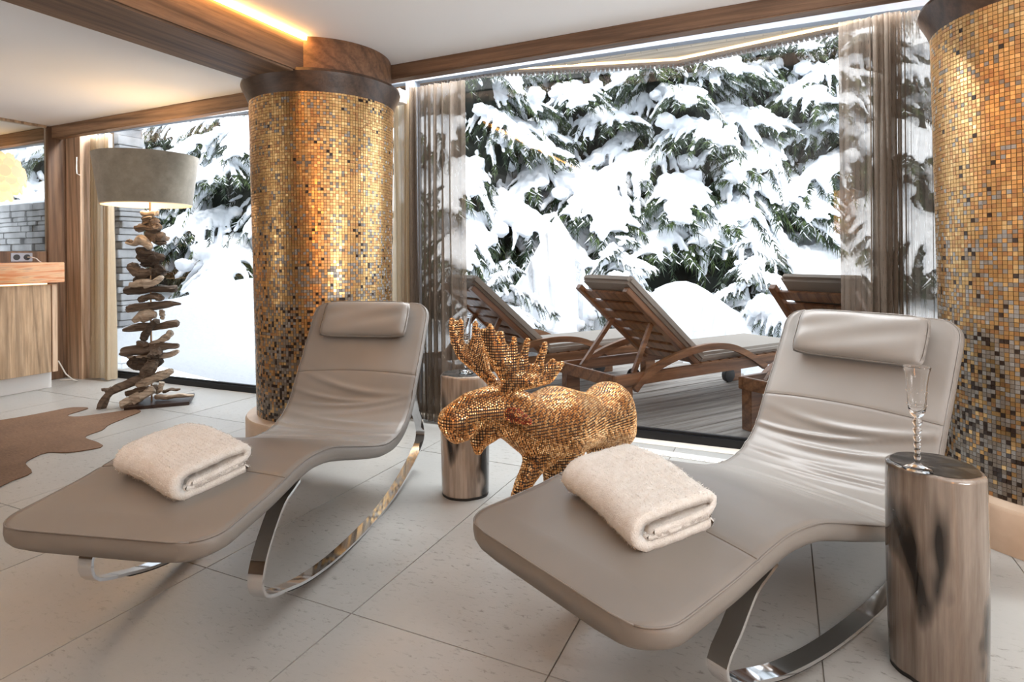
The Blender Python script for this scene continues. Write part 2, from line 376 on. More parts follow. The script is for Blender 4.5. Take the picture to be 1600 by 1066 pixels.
# beams
o = struct('trim_1', MB().mm((-9.2, 2.96, 2.118), (-2.62, 3.04, ZC)), M['beaml'], .006, 'brown wooden edge beam above the left window')
o = struct('trim_2', MB().mm((-2.35, 2.94, 2.136), (2.6, 3.02, ZC)), M['beam'], .006, 'dark brown wooden edge beam above the large window')
o = struct('trim_3', MB().mm((-2.66, -4.0, 2.024), (-2.30, 2.62, ZC)), M['beamy'], .01, 'heavy old ceiling beam running to the mosaic pillar')
o = struct('trim_4', MB().mm((XL, 2.93, 0), (XL + .04, 3.09, ZC - .01)), M['beamz'], .004, 'dark wooden corner post right of the square glass pane')
o = struct('trim_5', MB().mm((XL, -4, 2.205), (XL + .02, 2.93, ZC)), M['cabinet'], .002, 'thin wooden strip above the square glass pane')
o = struct('trim_6', MB().mm((XL, 2.2, .0), (XL + .012, 2.93, 1.125)), M['beamz'], 0, 'dark wooden panelling below the glass pane')
led = MB().mm((-2.296, -2.0, 2.203), (-2.284, 2.38, 2.220)).build('light_strip', M['led'])
prop(led, 'glowing warm light strip along the top of the ceiling beam', 'light strip')

# windows: frames, panes, rails
def window(idx, x0, x1, label, jambs, zt=2.25):
    p0 = wallY(x0); p1 = wallY(x1); L = math.hypot(x1 - x0, p1 - p0); a = math.atan2(p1 - p0, x1 - x0)
    root = MB().box((L / 2, 0, .022), (L, .05, .044)).build('window_%d' % idx, M['frame'])
    root.location = (x0, p0, 0); root.rotation_euler = (0, 0, a); root['kind'] = 'structure'; root['label'] = label
    MB().box((L / 2, .0, .052), (L, .02, .012)).build('bottom_bead', M['frame'], root)
    MB().box((L / 2, .0, (zt + 2.45) / 2), (L, .06, 2.45 - zt)).build('top_rail', M['frame_grey'], root)
    for jx, w in jambs: MB().box((jx - x0, 0, 1.15), (w, .07, 2.2)).build('jamb', M['frame_grey'], root)
    MB().add([(0, .0, .05), (L, .0, .05), (L, .0, 2.26), (0, .0, 2.26)], [(0, 1, 2, 3)]).build('pane', M['glass'], root)
    return root
window(1, -5.62, -2.6, 'tall left window with a black bottom rail', [(-5.59, .05), (-2.68, .06)], 2.195)
window(2, -2.6, 1.4, 'large right window with a black bottom rail', [(-2.28, .07), (1.37, .06)], 2.232)
window(3, -9.2, -5.62, 'window of the neighbouring bay seen through the square glass pane', [(-5.7, .05)], 2.17)
# sill strip of stone along the glass
struct('trim_8', MB().mm((-9.2, 3.262, -.03), (1.4, 3.42, .0005)), M['wall'], 0, 'pale threshold strip along the foot of the windows')
# floor vent
vt = empty('floor_vent', (-.50, 3.13, 0), R(-2), 'pale slotted floor vent set in the stone by the large window', 'vent')
MB().box((0, 0, .002), (.62, .075, .004)).build('vent_plate', M['white'], vt)
for k in range(26): MB().box((-.29 + k * .0232, 0, .0045), (.009, .055, .003)).build('slat', M['wall'], vt)
# small casing
cs = MB().mm((-2.42, 3.11, 2.05), (-2.23, 3.2, 2.135)).build('ceiling_casing', M['white'], bevel=.004)
prop(cs, 'small white casing under the dark beam beside the round pillar', 'casing')

# ------------------------------------------------------------------ mosaic pillars
def pillar(loc, label, individual, ang0):
    root = empty('mosaic_pillar', (loc[0], loc[1], 0), 0, label, 'pillar', 'mosaic pillars')
    rb, rtp, z0, z1 = .378, .408, .165, 1.935
    rad = lambda z: rb + (rtp - rb) * (z - z0) / (z1 - z0)
    MB().lathe([(.44, 0), (.44, .145), (.432, .158), (.38, .165)], 72).build('plinth', M['plinth'], root); smooth_by_angle(root.children[-1])
    o = MB().lathe([(rad(z0) - .003, z0 - .01), (rad(z1) - .003, z1 + .01)], 96).build('grout_core', M['mosaic_grout'], root); smooth_by_angle(o)
    # tiles
    NCOL, NROW = 162, 114
    zz = z0 + (np.arange(NROW) + .5) * (z1 - z0) / NROW; hh = (z1 - z0) / NROW
    V = []; F = []; MI = []; T = []
    for i in range(NROW):
        for j in range(NCOL):
            a = 2 * math.pi * j / NCOL; z = zz[i]; r = rad(z)
            w = 2 * math.pi * r / NCOL * .47; h = hh * .47
            t = (z - z0) / (z1 - z0)
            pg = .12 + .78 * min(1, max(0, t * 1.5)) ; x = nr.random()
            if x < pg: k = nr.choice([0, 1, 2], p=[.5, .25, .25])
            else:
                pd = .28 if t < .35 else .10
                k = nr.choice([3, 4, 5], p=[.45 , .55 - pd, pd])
            T.append((i, j, a, z, r, w, h, k))
    near = sorted(T, key=lambda q: (q[4] * math.cos(q[2]) + loc[0]) ** 2 + (q[4] * math.sin(q[2]) + loc[1]) ** 2 + (q[3] - .9) ** 2 * .4)[:individual]
    nearset = set((q[0], q[1]) for q in near)
    def tile(q, thick=.0022):
        i, j, a, z, r, w, h, k = q
        n_ = np.array([math.cos(a), math.sin(a), 0]); t_ = np.array([-math.sin(a), math.cos(a), 0]); u_ = np.array([0, 0, 1.])
        ta, tb = nr.normal(0, .022, 2)
        c0 = n_ * r + u_ * z
        P = []
        for (p, d) in ((1.0, -.001), (.95, thick)):
            for sx, sy in ((-1, -1), (1, -1), (1, 1), (-1, 1)):
                P.append(c0 + t_ * sx * w * p + u_ * sy * h * p + n_ * (d + (sx * w * ta + sy * h * tb if d > 0 else 0)))
        return P, [(4, 5, 6, 7), (0, 1, 5, 4), (1, 2, 6, 5), (2, 3, 7, 6), (3, 0, 4, 7)]
    VV = []; FF = []
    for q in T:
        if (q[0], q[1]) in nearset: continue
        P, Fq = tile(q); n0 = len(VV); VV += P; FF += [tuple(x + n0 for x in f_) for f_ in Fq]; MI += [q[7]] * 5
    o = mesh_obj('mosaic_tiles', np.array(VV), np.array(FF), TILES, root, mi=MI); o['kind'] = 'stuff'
    for q in near:
        P, Fq = tile(q)
        mesh_obj('mosaic_tile', P, Fq, TILES[q[7]], root)
    # capital
    o = MB().lathe([(.408, 1.925), (.414, 1.94), (.425, 1.97), (.447, 2.015), (.452, 2.03), (.448, 2.045), (.39, 2.05)], 96).build('capital_ring', M['capital'], root); smooth_by_angle(o, 30)
    o = MB().lathe([(.40, 2.045), (.40, ZC - .012), (.395, ZC)], 96).build('capital_drum', M['captop'], root); smooth_by_angle(o, 30)
    return root
pillar((-2.489, 2.704), 'round gold mosaic pillar between the two windows, behind the left chaise', 300, 0)
pillar((.966, 2.90), 'round gold and grey mosaic pillar at the right edge behind the petrified wood stool', 300, 0)

# ------------------------------------------------------------------ vanity corner
cab = empty('vanity_cabinet', (-5.6, 2.3, 0), 0, 'old wood vanity cabinet on a white plinth in the left corner', 'cabinet')
def rel(mb, name, m, bevel=.0, parent=cab, off=(-5.6, 2.3, 0)):
    o = mb.build(name, m, parent, bevel=bevel); o.location = tuple(-x for x in off); return o
rel(MB().mm((XL + .015, .6, .14), (-5.42, 2.74, .85)), 'cabinet_body', M['cabinet'])
rel(MB().mm((XL + .015, .6, 0), (-5.49, 2.78, .139)), 'plinth', M['white'])
rel(MB().mm((-5.42, 2.36, .14), (-5.40, 2.735, .85)), 'door', M['cabinet'], .002)
rel(MB().mm((-5.42, 1.78, .125), (-5.385, 2.352, .852)), 'door', M['cabinet'], .002)
rel(MB().mm((-5.42, 1.2, .14), (-5.40, 1.77, .85)), 'door', M['cabinet'], .002)
rel(MB().mm((XL + .015, 2.742, .14), (-5.395, 2.78, .852)), 'side_panel', M['panelz'], .002)
cab2 = rel(MB().mm((-5.47, .7, .853), (-5.42, 2.72, .862)), 'light_strip', M['led_out'])
wt = MB().mm((XL + .014, .5, .866), (-5.375, 2.825, 1.03)).build('worktop', M['onyx'], bevel=.004)
prop(wt, 'thick glowing orange onyx worktop on the old wood cabinet', 'worktop')
pn = MB().mm((XL - .02, .6, 1.11), (XL + .006, 2.95, 1.125)).build('window_4', M['beamz']); pn['kind'] = 'structure'; pn['label'] = 'square glass pane in the left wall above the onyx worktop'
MB().add([(XL - .005, .6, 1.12), (XL - .005, 2.935, 1.12), (XL - .005, 2.935, 2.204), (XL - .005, .6, 2.204)], [(0, 1, 2, 3)]).build('pane', M['glass'], pn)
sk = empty('socket_plate', (XL + .012, 2.74, 1.075), 0, 'double grey power socket plate under the glass pane', 'socket')
MB().box((.004, 0, 0), (.008, .155, .072)).build('plate', M['grey_metal'], sk, bevel=.002)
for y in (-.037, .037):
    q = MB(); 
    q.lathe([(.024, 0), (.024, .004)], 20); o = q.build('socket', M['dark_hole'], sk); o.rotation_euler = (0, R(90), 0); o.location = (.007, y, 0)
cb = MB().tube([(-5.83, 2.78, 1.075), (-5.79, 2.79, 1.075), (-5.74, 2.80, 1.065), (-5.7, 2.803, 1.04), (-5.68, 2.805, 1.034)], .004, 6).build('charger_cable', M['cable'])
prop(cb, 'thin pale cable plugged into the socket above the worktop', 'cable')
cb = MB().tube([(-5.41, 2.79, .22), (-5.42, 2.85, .10), (-5.46, 2.93, .03), (-5.52, 2.99, .008), (-5.62, 3.02, .006), (-5.7, 2.95, .006)], .005, 6).build('floor_cable', M['cable'])
prop(cb, 'thin pale cable trailing from the cabinet to the floor corner', 'cable')
cb = MB().tube([(-5.62, 3.055, 1.95), (-5.615, 3.05, 1.85), (-5.60, 3.045, 1.8), (-5.57, 3.05, 1.79)], .005, 6).build('hanging_cable', M['cable'])
prop(cb, 'short pale cable loop hanging beside the cream curtain', 'cable')

# ------------------------------------------------------------------ curtains
def curtain(name, x0, x1, y, z0, z1, folds, amp, m, label, squeeze=None, seed=1, ybot=None):
    r = random.Random(seed); nx = folds * 14; nz = 28; V = []; F = []
    ph = [r.uniform(0, 6.28) for _ in range(4)]
    for k in range(nz + 1):
        z = z1 + (z0 - z1) * k / nz; tz = k / nz
        for i in range(nx + 1):
            t = i / nx; tt = squeeze(t) if squeeze else t
            th = 2 * math.pi * folds * t
            a = amp * (.75 + .5 * math.sin(ph[0] + 9 * t)) * (.7 + .45 * tz)
            dx = .35 * a * math.sin(2 * th + ph[1] + tz * 1.2)
            yy = y + a * math.sin(th + .5 * math.sin(ph[2] + 3.1 * tz + 5 * t)) + .004 * math.sin(40 * t + 5 * tz)
            V.append((x0 + (x1 - x0) * (tt + .01 * math.sin(3 * tz + 6 * t) * tz) + dx, yy, z))
    for k in range(nz):
        for i in range(nx):
            a = k * (nx + 1) + i; F.append((a, a + 1, a + nx + 2, a + nx + 1))
    o = mesh_obj(name, V, F, m, smooth=True)
    prop(o, label, 'curtain'); return o
curtain('curtain', -5.56, -5.27, 3.14, .012, 2.14, 8, .034, M['cream'], 'cream pleated curtain in the left corner behind the driftwood lamp', seed=2)
curtain('curtain', -2.36, -2.18, 3.22, .012, 2.14, 5, .03, M['cream'], 'narrow cream curtain just right of the round pillar', seed=3)
curtain('curtain', -2.17, -1.78, 3.16, .012, 2.14, 11, .032, M['sheer'], 'sheer brown curtain behind the left petrified wood stool', squeeze=lambda t: t ** 2.4 * .8 + .2 * t, seed=4)
sq = lambda t: (.30 * (t / .22) if t < .22 else .30 + .42 * ((t - .22) / .6) if t < .82 else .72 + .28 * (t - .82) / .18)
curtain('curtain', .245, .66, 3.16, .012, 2.14, 13, .036, M['sheer'], 'sheer brown curtain behind the right chaise', squeeze=sq, seed=5)

# ------------------------------------------------------------------ leather chaises
PROF = [(0, .371), (.08, .3755), (.15, .381), (.26, .391), (.34, .403), (.42, .414), (.50, .417), (.62, .402), (.735, .370), (.86, .330), (.99, .290), (1.10, .261),
        (1.20, .251), (1.29, .264), (1.36, .297), (1.425, .352), (1.495, .465), (1.56, .562), (1.617, .655), (1.66, .725), (1.703, .808)]
W2 = .31
def chaise(pose, k, rail, label, towel_seed):
    x, y, th = pose
    C = Vector((0, 0, CAMH)); loc = C + k * (Vector((x, y, 0)) - C)
    root = empty('chaise_longue', loc, R(th), label, 'lounge chair', 'rocking leather chaises', scale=k)
    # local: X = towards the head end, Y = left ; right side is -Y
    P, S = catmull(PROF, 150); L = S[-1]
    Tn = np.gradient(P, axis=0); Tn /= np.linalg.norm(Tn, axis=1)[:, None]
    N = np.stack([-Tn[:, 1], Tn[:, 0]], 1)
    def hw(s):
        w = W2; rc = .085
        if s < rc: w -= rc - math.sqrt(max(0, rc * rc - (rc - s) ** 2))
        r2 = .07
        if s > L - r2: w -= r2 - math.sqrt(max(0, r2 * r2 - (s - L + r2) ** 2))
        return w
    # refine stations at the ends
    st = np.concatenate([.085 * (1 - np.cos(np.linspace(0, math.pi / 2, 9)[:-1])), np.linspace(.085, L - .07, 360), L - .07 + .07 * np.sin(np.linspace(0, math.pi / 2, 9)[1:])])
    st[0] = 1e-4; st[-1] = L - 1e-4
    rw = random.Random(towel_seed)
    wr = [(1.03 + .05 * i_ + rw.uniform(-.015, .015), rw.uniform(.014, .024), rw.uniform(.005, .010), rw.uniform(-1, 1), rw.uniform(-.5, .5)) for i_ in range(11)]
    def top(s, t):
        px, pz = np.interp(s, S, P[:, 0]), np.interp(s, S, P[:, 1]); nx_, nz_ = np.interp(s, S, N[:, 0]), np.interp(s, S, N[:, 1])
        h = hw(s); q = min(1, abs(t) / h)
        d = .012 * (1 - q ** 2.5)
        e = min(s, L - s); d *= min(1, e / .08) if e < .08 else 1
        # creases of the worn seat
        for c0, sg, am, tilt, off in wr:
            cc = c0 + .10 * tilt * (t / W2) * .6 + .05 * (t / W2) ** 2
            u = (s - cc) / sg; d += am * math.exp(-u * u) * math.cos(u * 1.6) * math.exp(-((t / W2 - off) / .75) ** 2)
        # cross seams
        for ss in (.345, 1.62):
            u = (s - ss - .012 * (1 - (t / W2) ** 2)) / .005; d -= .0025 * math.exp(-u * u)
        return px + nx_ * d, pz + nz_ * d
    NT = 31; TH = .052
    V = []; F = []
    for s in st:
        h = max(hw(s), .002); px, pz = np.interp(s, S, P[:, 0]), np.interp(s, S, P[:, 1]); nx_, nz_ = np.interp(s, S, N[:, 0]), np.interp(s, S, N[:, 1])
        e = min(s, L - s); r = 1.0
        row = []
        for i in range(NT):
            t = h * (-1 + 2 * i / (NT - 1)); a, z = top(s, t); row.append((a, t, z))
        for (o_, dpt) in ((.008, .012), (.010, .026), (.006, .042), (-.012, TH)):
            ww = h + o_ * min(1, h / .2); row.append((px - nx_ * dpt, ww, pz - nz_ * dpt))
        for i in range(1, 8):
            t = (h - .012) * (1 - 2 * i / 8); row.append((px - nx_ * (TH + .004), t, pz - nz_ * (TH + .004)))
        for (o_, dpt) in ((-.012, TH), (.006, .042), (.010, .026), (.008, .012)):
            ww = h + o_ * min(1, h / .2); row.append((px - nx_ * dpt, -ww, pz - nz_ * dpt))
        V += row
    n = NT + 4 + 7 + 4
    for a in range(len(st) - 1):
        for i in range(n):
            j = (i + 1) % n; F.append((a * n + i, (a + 1) * n + i, (a + 1) * n + j, a * n + j))
    F.append(tuple(range(n))); F.append(tuple((len(st) - 1) * n + i for i in range(n))[::-1])
    cu = mesh_obj('cushion', V, F, M['leather'], root, smooth=True)
    # piping along the top edge
    pts = []
    for s in list(st[2:-2]):
        h = hw(s) + .004; a, z = top(s, h); pts.append((a, -h, z - .002))
    full = [(p[0], -p[1], p[2]) for p in pts]
    endp = [(P[-1, 0] + .0005, t, P[-1, 1] - .001) for t in np.linspace(-W2 + .085, W2 - .085, 8)]
    startp = [(P[0, 0] - .002, t, P[0, 1] - .001) for t in np.linspace(W2 - .1, -W2 + .1, 8)]
    loop = pts + endp + full[::-1] + startp
    MB().tube(loop + [loop[0]], .0022, 5).build('piping', M['leather'], cu, smooth=True)
    for ss in (.345, 1.62):
        q = []
        for t in np.linspace(-W2, W2, 60):
            a, z = top(ss + .012 * (1 - (t / W2) ** 2), t); q.append((a, t, z + .0006 + .0016 * (ss > 1)))
        MB().tube(q, .0014, 4).build('seam', M['seam'], cu)
    # head pillow
    s0, s1, hwp = L - .215, L - .012, .235
    V = []; nu, nv = 22, 30
    for side in (1, -1):
        for i in range(nu + 1):
            for j in range(nv + 1):
                u = -1 + 2 * i / nu; v = -1 + 2 * j / nv
                # rounded rectangle outline
                su = u * math.sqrt(1 - .18 * v ** 8); sv = v * math.sqrt(1 - .07 * u ** 8)
                s = (s0 + s1) / 2 + su * (s1 - s0) / 2; t = sv * hwp
                px, pz = np.interp(s, S, P[:, 0]), np.interp(s, S, P[:, 1]); nx_, nz_ = np.interp(s, S, N[:, 0]), np.interp(s, S, N[:, 1])
                d = .040 + side * .034 * (max(0, 1 - u ** 4) * max(0, 1 - v ** 10)) ** .45 + (.0015 * math.sin(19 * t + 7 * u) if side > 0 else 0)
                V.append((px + nx_ * d, t, pz + nz_ * d))
    F = []
    m_ = (nu + 1) * (nv + 1)
    for sd in (0, 1):
        for i in range(nu):
            for j in range(nv):
                a = sd * m_ + i * (nv + 1) + j; q = (a, a + 1, a + nv + 2, a + nv + 1); F.append(q if sd == 0 else q[::-1])
    pl = mesh_obj('head_pillow', V, F, M['leather'], root, smooth=True)
    bm = bmesh.new(); bm.from_mesh(pl.data); bmesh.ops.remove_doubles(bm, verts=bm.verts, dist=.0008); bmesh.ops.recalc_face_normals(bm, faces=bm.faces); bm.to_mesh(pl.data); bm.free()
    edge = []
    for k2 in range(64):
        g = 2 * math.pi * k2 / 64; cu_, cv_ = math.cos(g), math.sin(g)
        mmx = (abs(cu_) ** 7 + abs(cv_) ** 7) ** (1 / 7.); u, v = cu_ / mmx, cv_ / mmx
        s = (s0 + s1) / 2 + u * .985 * (s1 - s0) / 2; t = v * hwp * .985
        px, pz = np.interp(s, S, P[:, 0]), np.interp(s, S, P[:, 1]); nx_, nz_ = np.interp(s, S, N[:, 0]), np.interp(s, S, N[:, 1])
        edge.append((px + nx_ * .05, t, pz + nz_ * .05))
    MB().tube(edge + [edge[0]], .0022, 5).build('piping', M['leather'], pl, smooth=True)
    # rocker rails: flat chrome strap loops
    for sy in (-1, 1):
        Q, _ = catmull(rail, 90); Tq = np.gradient(Q, axis=0); Tq /= np.linalg.norm(Tq, axis=1)[:, None]; Nq = np.stack([-Tq[:, 1], Tq[:, 0]], 1)
        V = []; F = []; yc = sy * (W2 - .034); hw_ = .023; ht = .0045
        for p, n_ in zip(Q, Nq):
            for (a, b2) in ((-1, -1), (1, -1), (1, 1), (-1, 1)): V.append((p[0] + n_[0] * ht * b2, yc + a * hw_, p[1] + n_[1] * ht * b2))
        for a in range(len(Q) - 1):
            for i in range(4):
                j = (i + 1) % 4; F.append((a * 4 + i, a * 4 + j, (a + 1) * 4 + j, (a + 1) * 4 + i))
        F.append((3, 2, 1, 0)); F.append(tuple((len(Q) - 1) * 4 + i for i in range(4)))
        rl = mesh_obj('rocker_rail', V, F, M['chrome'], root); smooth_by_angle(rl, 30); fix_normals(rl)
        # rubber strip under the arc
        V = []; F = []; idx = [i for i in range(len(Q)) if Q[i, 1] < rail_low(rail) + .085 and .30 < Q[i, 0] < 1.6]
        for i in idx:
            p = Q[i]; n_ = Nq[i] if Nq[i][1] > 0 else -Nq[i]
            for (a, b2) in ((-1, -.0045), (1, -.0045), (1, -.0095), (-1, -.0095)): V.append((p[0] + n_[0] * b2, yc + a * (hw_ - .003), p[1] + n_[1] * b2))
        for a in range(len(idx) - 1):
            for i in range(4):
                j = (i + 1) % 4; F.append((a * 4 + i, a * 4 + j, (a + 1) * 4 + j, (a + 1) * 4 + i))
        F.append((3, 2, 1, 0)); F.append(tuple((len(idx) - 1) * 4 + i for i in range(4)))
        ru = mesh_obj('rubber_strip', V, F, M['rubber'], rl); fix_normals(ru)
    MB().box((.415, 0, .325), (.04, 2 * W2 - .06, .008)).build('cross_bar', M['chrome'], root)
    return root, (P, S, N, top)
def rail_low(r): return min(p[1] for p in r)
railL = [(.45, .352), (.405, .335), (.36, .315), (.30, .25), (.262, .19), (.247, .14), (.262, .098), (.30, .075), (.36, .055), (.50, .012), (.70, -.022), (.92, -.037), (1.12, -.037), (1.32, -.014), (1.50, .03), (1.60, .066), (1.655, .095), (1.672, .125), (1.665, .165), (1.63, .225), (1.575, .30), (1.54, .38), (1.55, .455)]
railR = [(p[0], p[1] + (.062 if p[1] < .12 else .062 * max(0, (.26 - p[1]) / .14) if p[1] < .26 else 0)) for p in railL]
for rr_, tgt in ((railL, 1.05 - 1.05 / .96), (railR, 1.05 - 1.05 / 1.022)):
    lo = rail_low(rr_) - .0095
    sh = tgt - lo
    for i, p in enumerate(rr_):
        wgt = 1 if p[1] < .12 else max(0, (.26 - p[1]) / .14)
        rr_[i] = (p[0], p[1] + sh * wgt)
chL, gL = chaise((-1.55, .87, 105.13), .96, railL, 'taupe leather rocking chaise on the left, in front of the gold pillar', 3)
chR, gR = chaise((-.49, 1.182, 62.56), 1.022, railR, 'taupe leather rocking chaise on the right, beside the tall petrified wood stool', 8)
for c_ in (chL, chR): c_.location.z = CAMH - CAMH * c_.scale.z   # keeps each rail on the floor

# ------------------------------------------------------------------ folded towels
def towel(chair, s0, t0, rot, label, seed, size=(.27, .37), z0=.0):
    """cross-section of the folds runs across the width, extruded along the length"""
    r = np.random.default_rng(seed)
    a, ln = size
    th = .024
    # centre line of the folded cloth: bottom sheet, tight S, top sheet around the outside
    cl = [(a * .5, .013), (0, .012), (-a * .36, .014), (-a * .46, .026), (-a * .36, .036), (0, .037), (a * .40, .038), (a * .485, .050), (a * .40, .063), (0, .0645), (-a * .30, .062)]
    outer = [(a * .46, .012), (a * .2, .0115), (-a * .2, .0115), (-a * .44, .014), (-a * .52, .030), (-a * .535, .047), (-a * .49, .066), (-a * .40, .077), (-a * .15, .080), (a * .2, .080), (a * .42, .078), (a * .50, .068), (a * .51, .056), (a * .46, .045), (a * .25, .040), (-a * .1, .038), (-a * .33, .037)]
    P2, _ = catmull(outer, 110)
    n = len(P2); Tg = np.gradient(P2, axis=0); Tg /= np.linalg.norm(Tg, axis=1)[:, None]; Nn = np.stack([-Tg[:, 1], Tg[:, 0]], 1)
    ring = np.concatenate([P2 + Nn * th * .5, (P2 - Nn * th * .5)[::-1]])
    def sheet(line, w):
        Q, _ = catmull(line, 60); T_ = np.gradient(Q, axis=0); T_ /= np.linalg.norm(T_, axis=1)[:, None]; Nq = np.stack([-T_[:, 1], T_[:, 0]], 1)
        capA = []
        return np.concatenate([Q + Nq * w * .5, [Q[-1] + T_[-1] * w * .4], (Q - Nq * w * .5)[::-1], [Q[0] - T_[0] * w * .4]])
    rings = [sheet(outer, .0225), sheet([(a * .44, .0185 + .0125), (a * .1, .030), (-a * .3, .028), (-a * .42, .034)], .012)]
    root = None; VV = []; FF = []
    for ring in rings:
        ny = 80; m_ = len(ring); base = len(VV)
        for j in range(ny + 1):
            v = -1 + 2 * j / ny; yy = v * ln / 2; e = 1 - abs(v)
            shrink = 1 - .06 * max(0, 1 - e / .05) ** 2
            for q in ring: VV.append((q[0] * shrink + .006 * math.sin(3 * v + 1), yy, .0005 + q[1] * (1 - .03 * max(0, 1 - e / .08)) + .003 * math.sin(2.2 * v + q[0] * 9)))
        for j in range(ny):
            for i in range(m_):
                k = (i + 1) % m_; FF.append((base + j * m_ + i, base + j * m_ + k, base + (j + 1) * m_ + k, base + (j + 1) * m_ + i))
        bmcap = [(list(range(base, base + m_)), False), (list(range(base + ny * m_, base + ny * m_ + m_)), True)]
        for lst, rev in bmcap:
            h = m_ // 2
            for i in range(h - 1):
                q = (lst[i], lst[i + 1], lst[m_ - 3 - i] if m_ - 3 - i > i + 1 else lst[i + 1], lst[m_ - 2 - i])
                if len(set(q)) == 4: FF.append(q if not rev else q[::-1])
    V = np.array(VV); o = mesh_obj('folded_towel', V, FF, M['towel'], None, smooth=True)
    bm = bmesh.new(); bm.from_mesh(o.data); bmesh.ops.recalc_face_normals(bm, faces=bm.faces); bm.normal_update()
    from mathutils import noise as mn
    for v in bm.verts:
        d = .0022 * mn.noise(v.co * 90) + .0028 * mn.noise(v.co * 28 + Vector((seed, 0, 0))); v.co += v.normal * d
    bm.to_mesh(o.data); bm.free()
    # terry loops as short fibres
    me = o.data; nv = len(me.vertices); co = np.empty(nv * 3); me.vertices.foreach_get('co', co); co = co.reshape(-1, 3); no = np.empty(nv * 3); me.vertices.foreach_get('normal', no); no = no.reshape(-1, 3)
    idx = r.integers(0, nv, 42000); p = co[idx] + r.normal(0, .0013, (len(idx), 3)); d = no[idx] + r.normal(0, .45, (len(idx), 3)); d /= np.linalg.norm(d, axis=1)[:, None]
    sd = np.cross(d, r.normal(0, 1, d.shape)); sd /= np.linalg.norm(sd, axis=1)[:, None]
    ln_ = r.uniform(.0025, .0052, (len(idx), 1)); FV = np.stack([p - sd * .0007, p + sd * .0007, p + d * ln_], 1).reshape(-1, 3); Ff = np.arange(len(FV)).reshape(-1, 3)
    fb_ = mesh_obj('terry_loops', FV, Ff, M['towel'], o); fb_['kind'] = 'stuff'
    # pose on the chair
    P, S, N, top = chair[1]; k = chair[0].scale.x
    loc_l = Vector((s0, -t0, 0)); sA = np.interp(s0, P[:, 0], S); _, z = top(sA, t0); sl = math.atan2(np.interp(s0 + .1, P[:, 0], P[:, 1]) - np.interp(s0 - .1, P[:, 0], P[:, 1]), .2)
    Mx = chair[0].matrix_world
    bpy.context.view_layer.update()
    Mw = chair[0].matrix_world @ (Matrix.Translation((s0, -t0, z + z0)) @ Matrix.Rotation(-sl, 4, 'Y') @ Matrix.Rotation(rot, 4, 'Z'))
    o.matrix_world = Mw
    prop(o, label, 'towel', 'folded towels'); return o
towel((chL, gL), .322, 0.005, R(-22), 'cream folded towel on the left chaise', 21, size=(.212, .318), z0=-.002)
towel((chR, gR), .330, .0, R(-15), 'white folded towel on the right chaise', 22, size=(.21, .335), z0=-.002)

# ------------------------------------------------------------------ petrified wood stools
m = M['petrified_pale'] = M['petrified'].copy()
for n_ in m.node_tree.nodes:
    if n_.type == 'VALTORGB' and n_.color_ramp.elements[-1].color[0] < .9:
        for e_ in n_.color_ramp.elements: e_.color = (*[min(1, c_ * 1.75) for c_ in e_.color[:3]], 1)
def stool(loc, r0, h, label, seed, ex=1.0, rz=0, m_='petrified'):
    root = empty('petrified_wood_stool', loc, rz, label, 'stool', 'petrified wood stools')
    r = random.Random(seed); n = 72; ph = [r.uniform(0, 6.28) for _ in range(6)]
    def rad(a, z):
        t = z / h
        return r0 * (1 + .05 * math.sin(2 * a + ph[0]) + .03 * math.sin(3 * a + ph[1] + t) + .012 * math.sin(7 * a + ph[2] + 2 * t) + .006 * math.sin(13 * a + ph[3] + 5 * t)
                     - .03 * math.exp(-((a % 6.283 - 4.3) / .16) ** 2) ) * (1 + .035 * math.sin(2.6 * t + ph[4]))
    V = []; F = []; zs = list(np.linspace(.012, h - .012, 26)) + [h - .005, h - .001, h]
    for z in zs:
        for i in range(n):
            a = 2 * math.pi * i / n; q = rad(a, z) - (.004 if z == zs[-2] else .009 if z == zs[-1] else 0) ; V.append((q * math.cos(a) * ex, q * math.sin(a), z))
    for k in range(len(zs) - 1):
        for i in range(n):
            j = (i + 1) % n; F.append((k * n + i, k * n + j, (k + 1) * n + j, (k + 1) * n + i))
    F.append(tuple(range(n))[::-1]); F.append(tuple((len(zs) - 1) * n + i for i in range(n)))
    o = mesh_obj('trunk', V, F, M[m_], root); smooth_by_angle(o, 50)
    V = [(0, 0, h + .0005)]; F = []
    for kk, fr_ in enumerate((.35, .7, .9)):
        for i in range(n):
            a = 2 * math.pi * i / n; q = rad(a, h) * fr_; V.append((q * math.cos(a) * ex, q * math.sin(a), h + .0012 + .0004 * math.sin(5 * a)))
    for i in range(n):
        j = (i + 1) % n; F.append((0, 1 + i, 1 + j))
        for kk in (0, 1): F.append((1 + kk * n + i, 1 + kk * n + n + i, 1 + kk * n + n + j, 1 + kk * n + j))
    o = mesh_obj('heartwood', V, F, M['petrified_top'], root, smooth=True); o['label'] = 'glossy black heartwood top'
    V = []
    for z in (0, .013):
        for i in range(n): a = 2 * math.pi * i / n; q = rad(a, 0) * .985; V.append((q * math.cos(a) * ex, q * math.sin(a), z))
    mesh_obj('base_disc', V, [tuple(range(n))[::-1], tuple(range(n, 2 * n))] + [(i, (i + 1) % n, n + (i + 1) % n, n + i) for i in range(n)], M['rubber'], root)
    return root
stool((-1.295, 2.27, 0), .100, .53, 'slim petrified wood stool behind the moose', 4, m_='petrified_pale')
stool((.338, 1.775, 0), .097, .518, 'petrified wood stool with a black top beside the right chaise', 9, 1.04, R(-20))

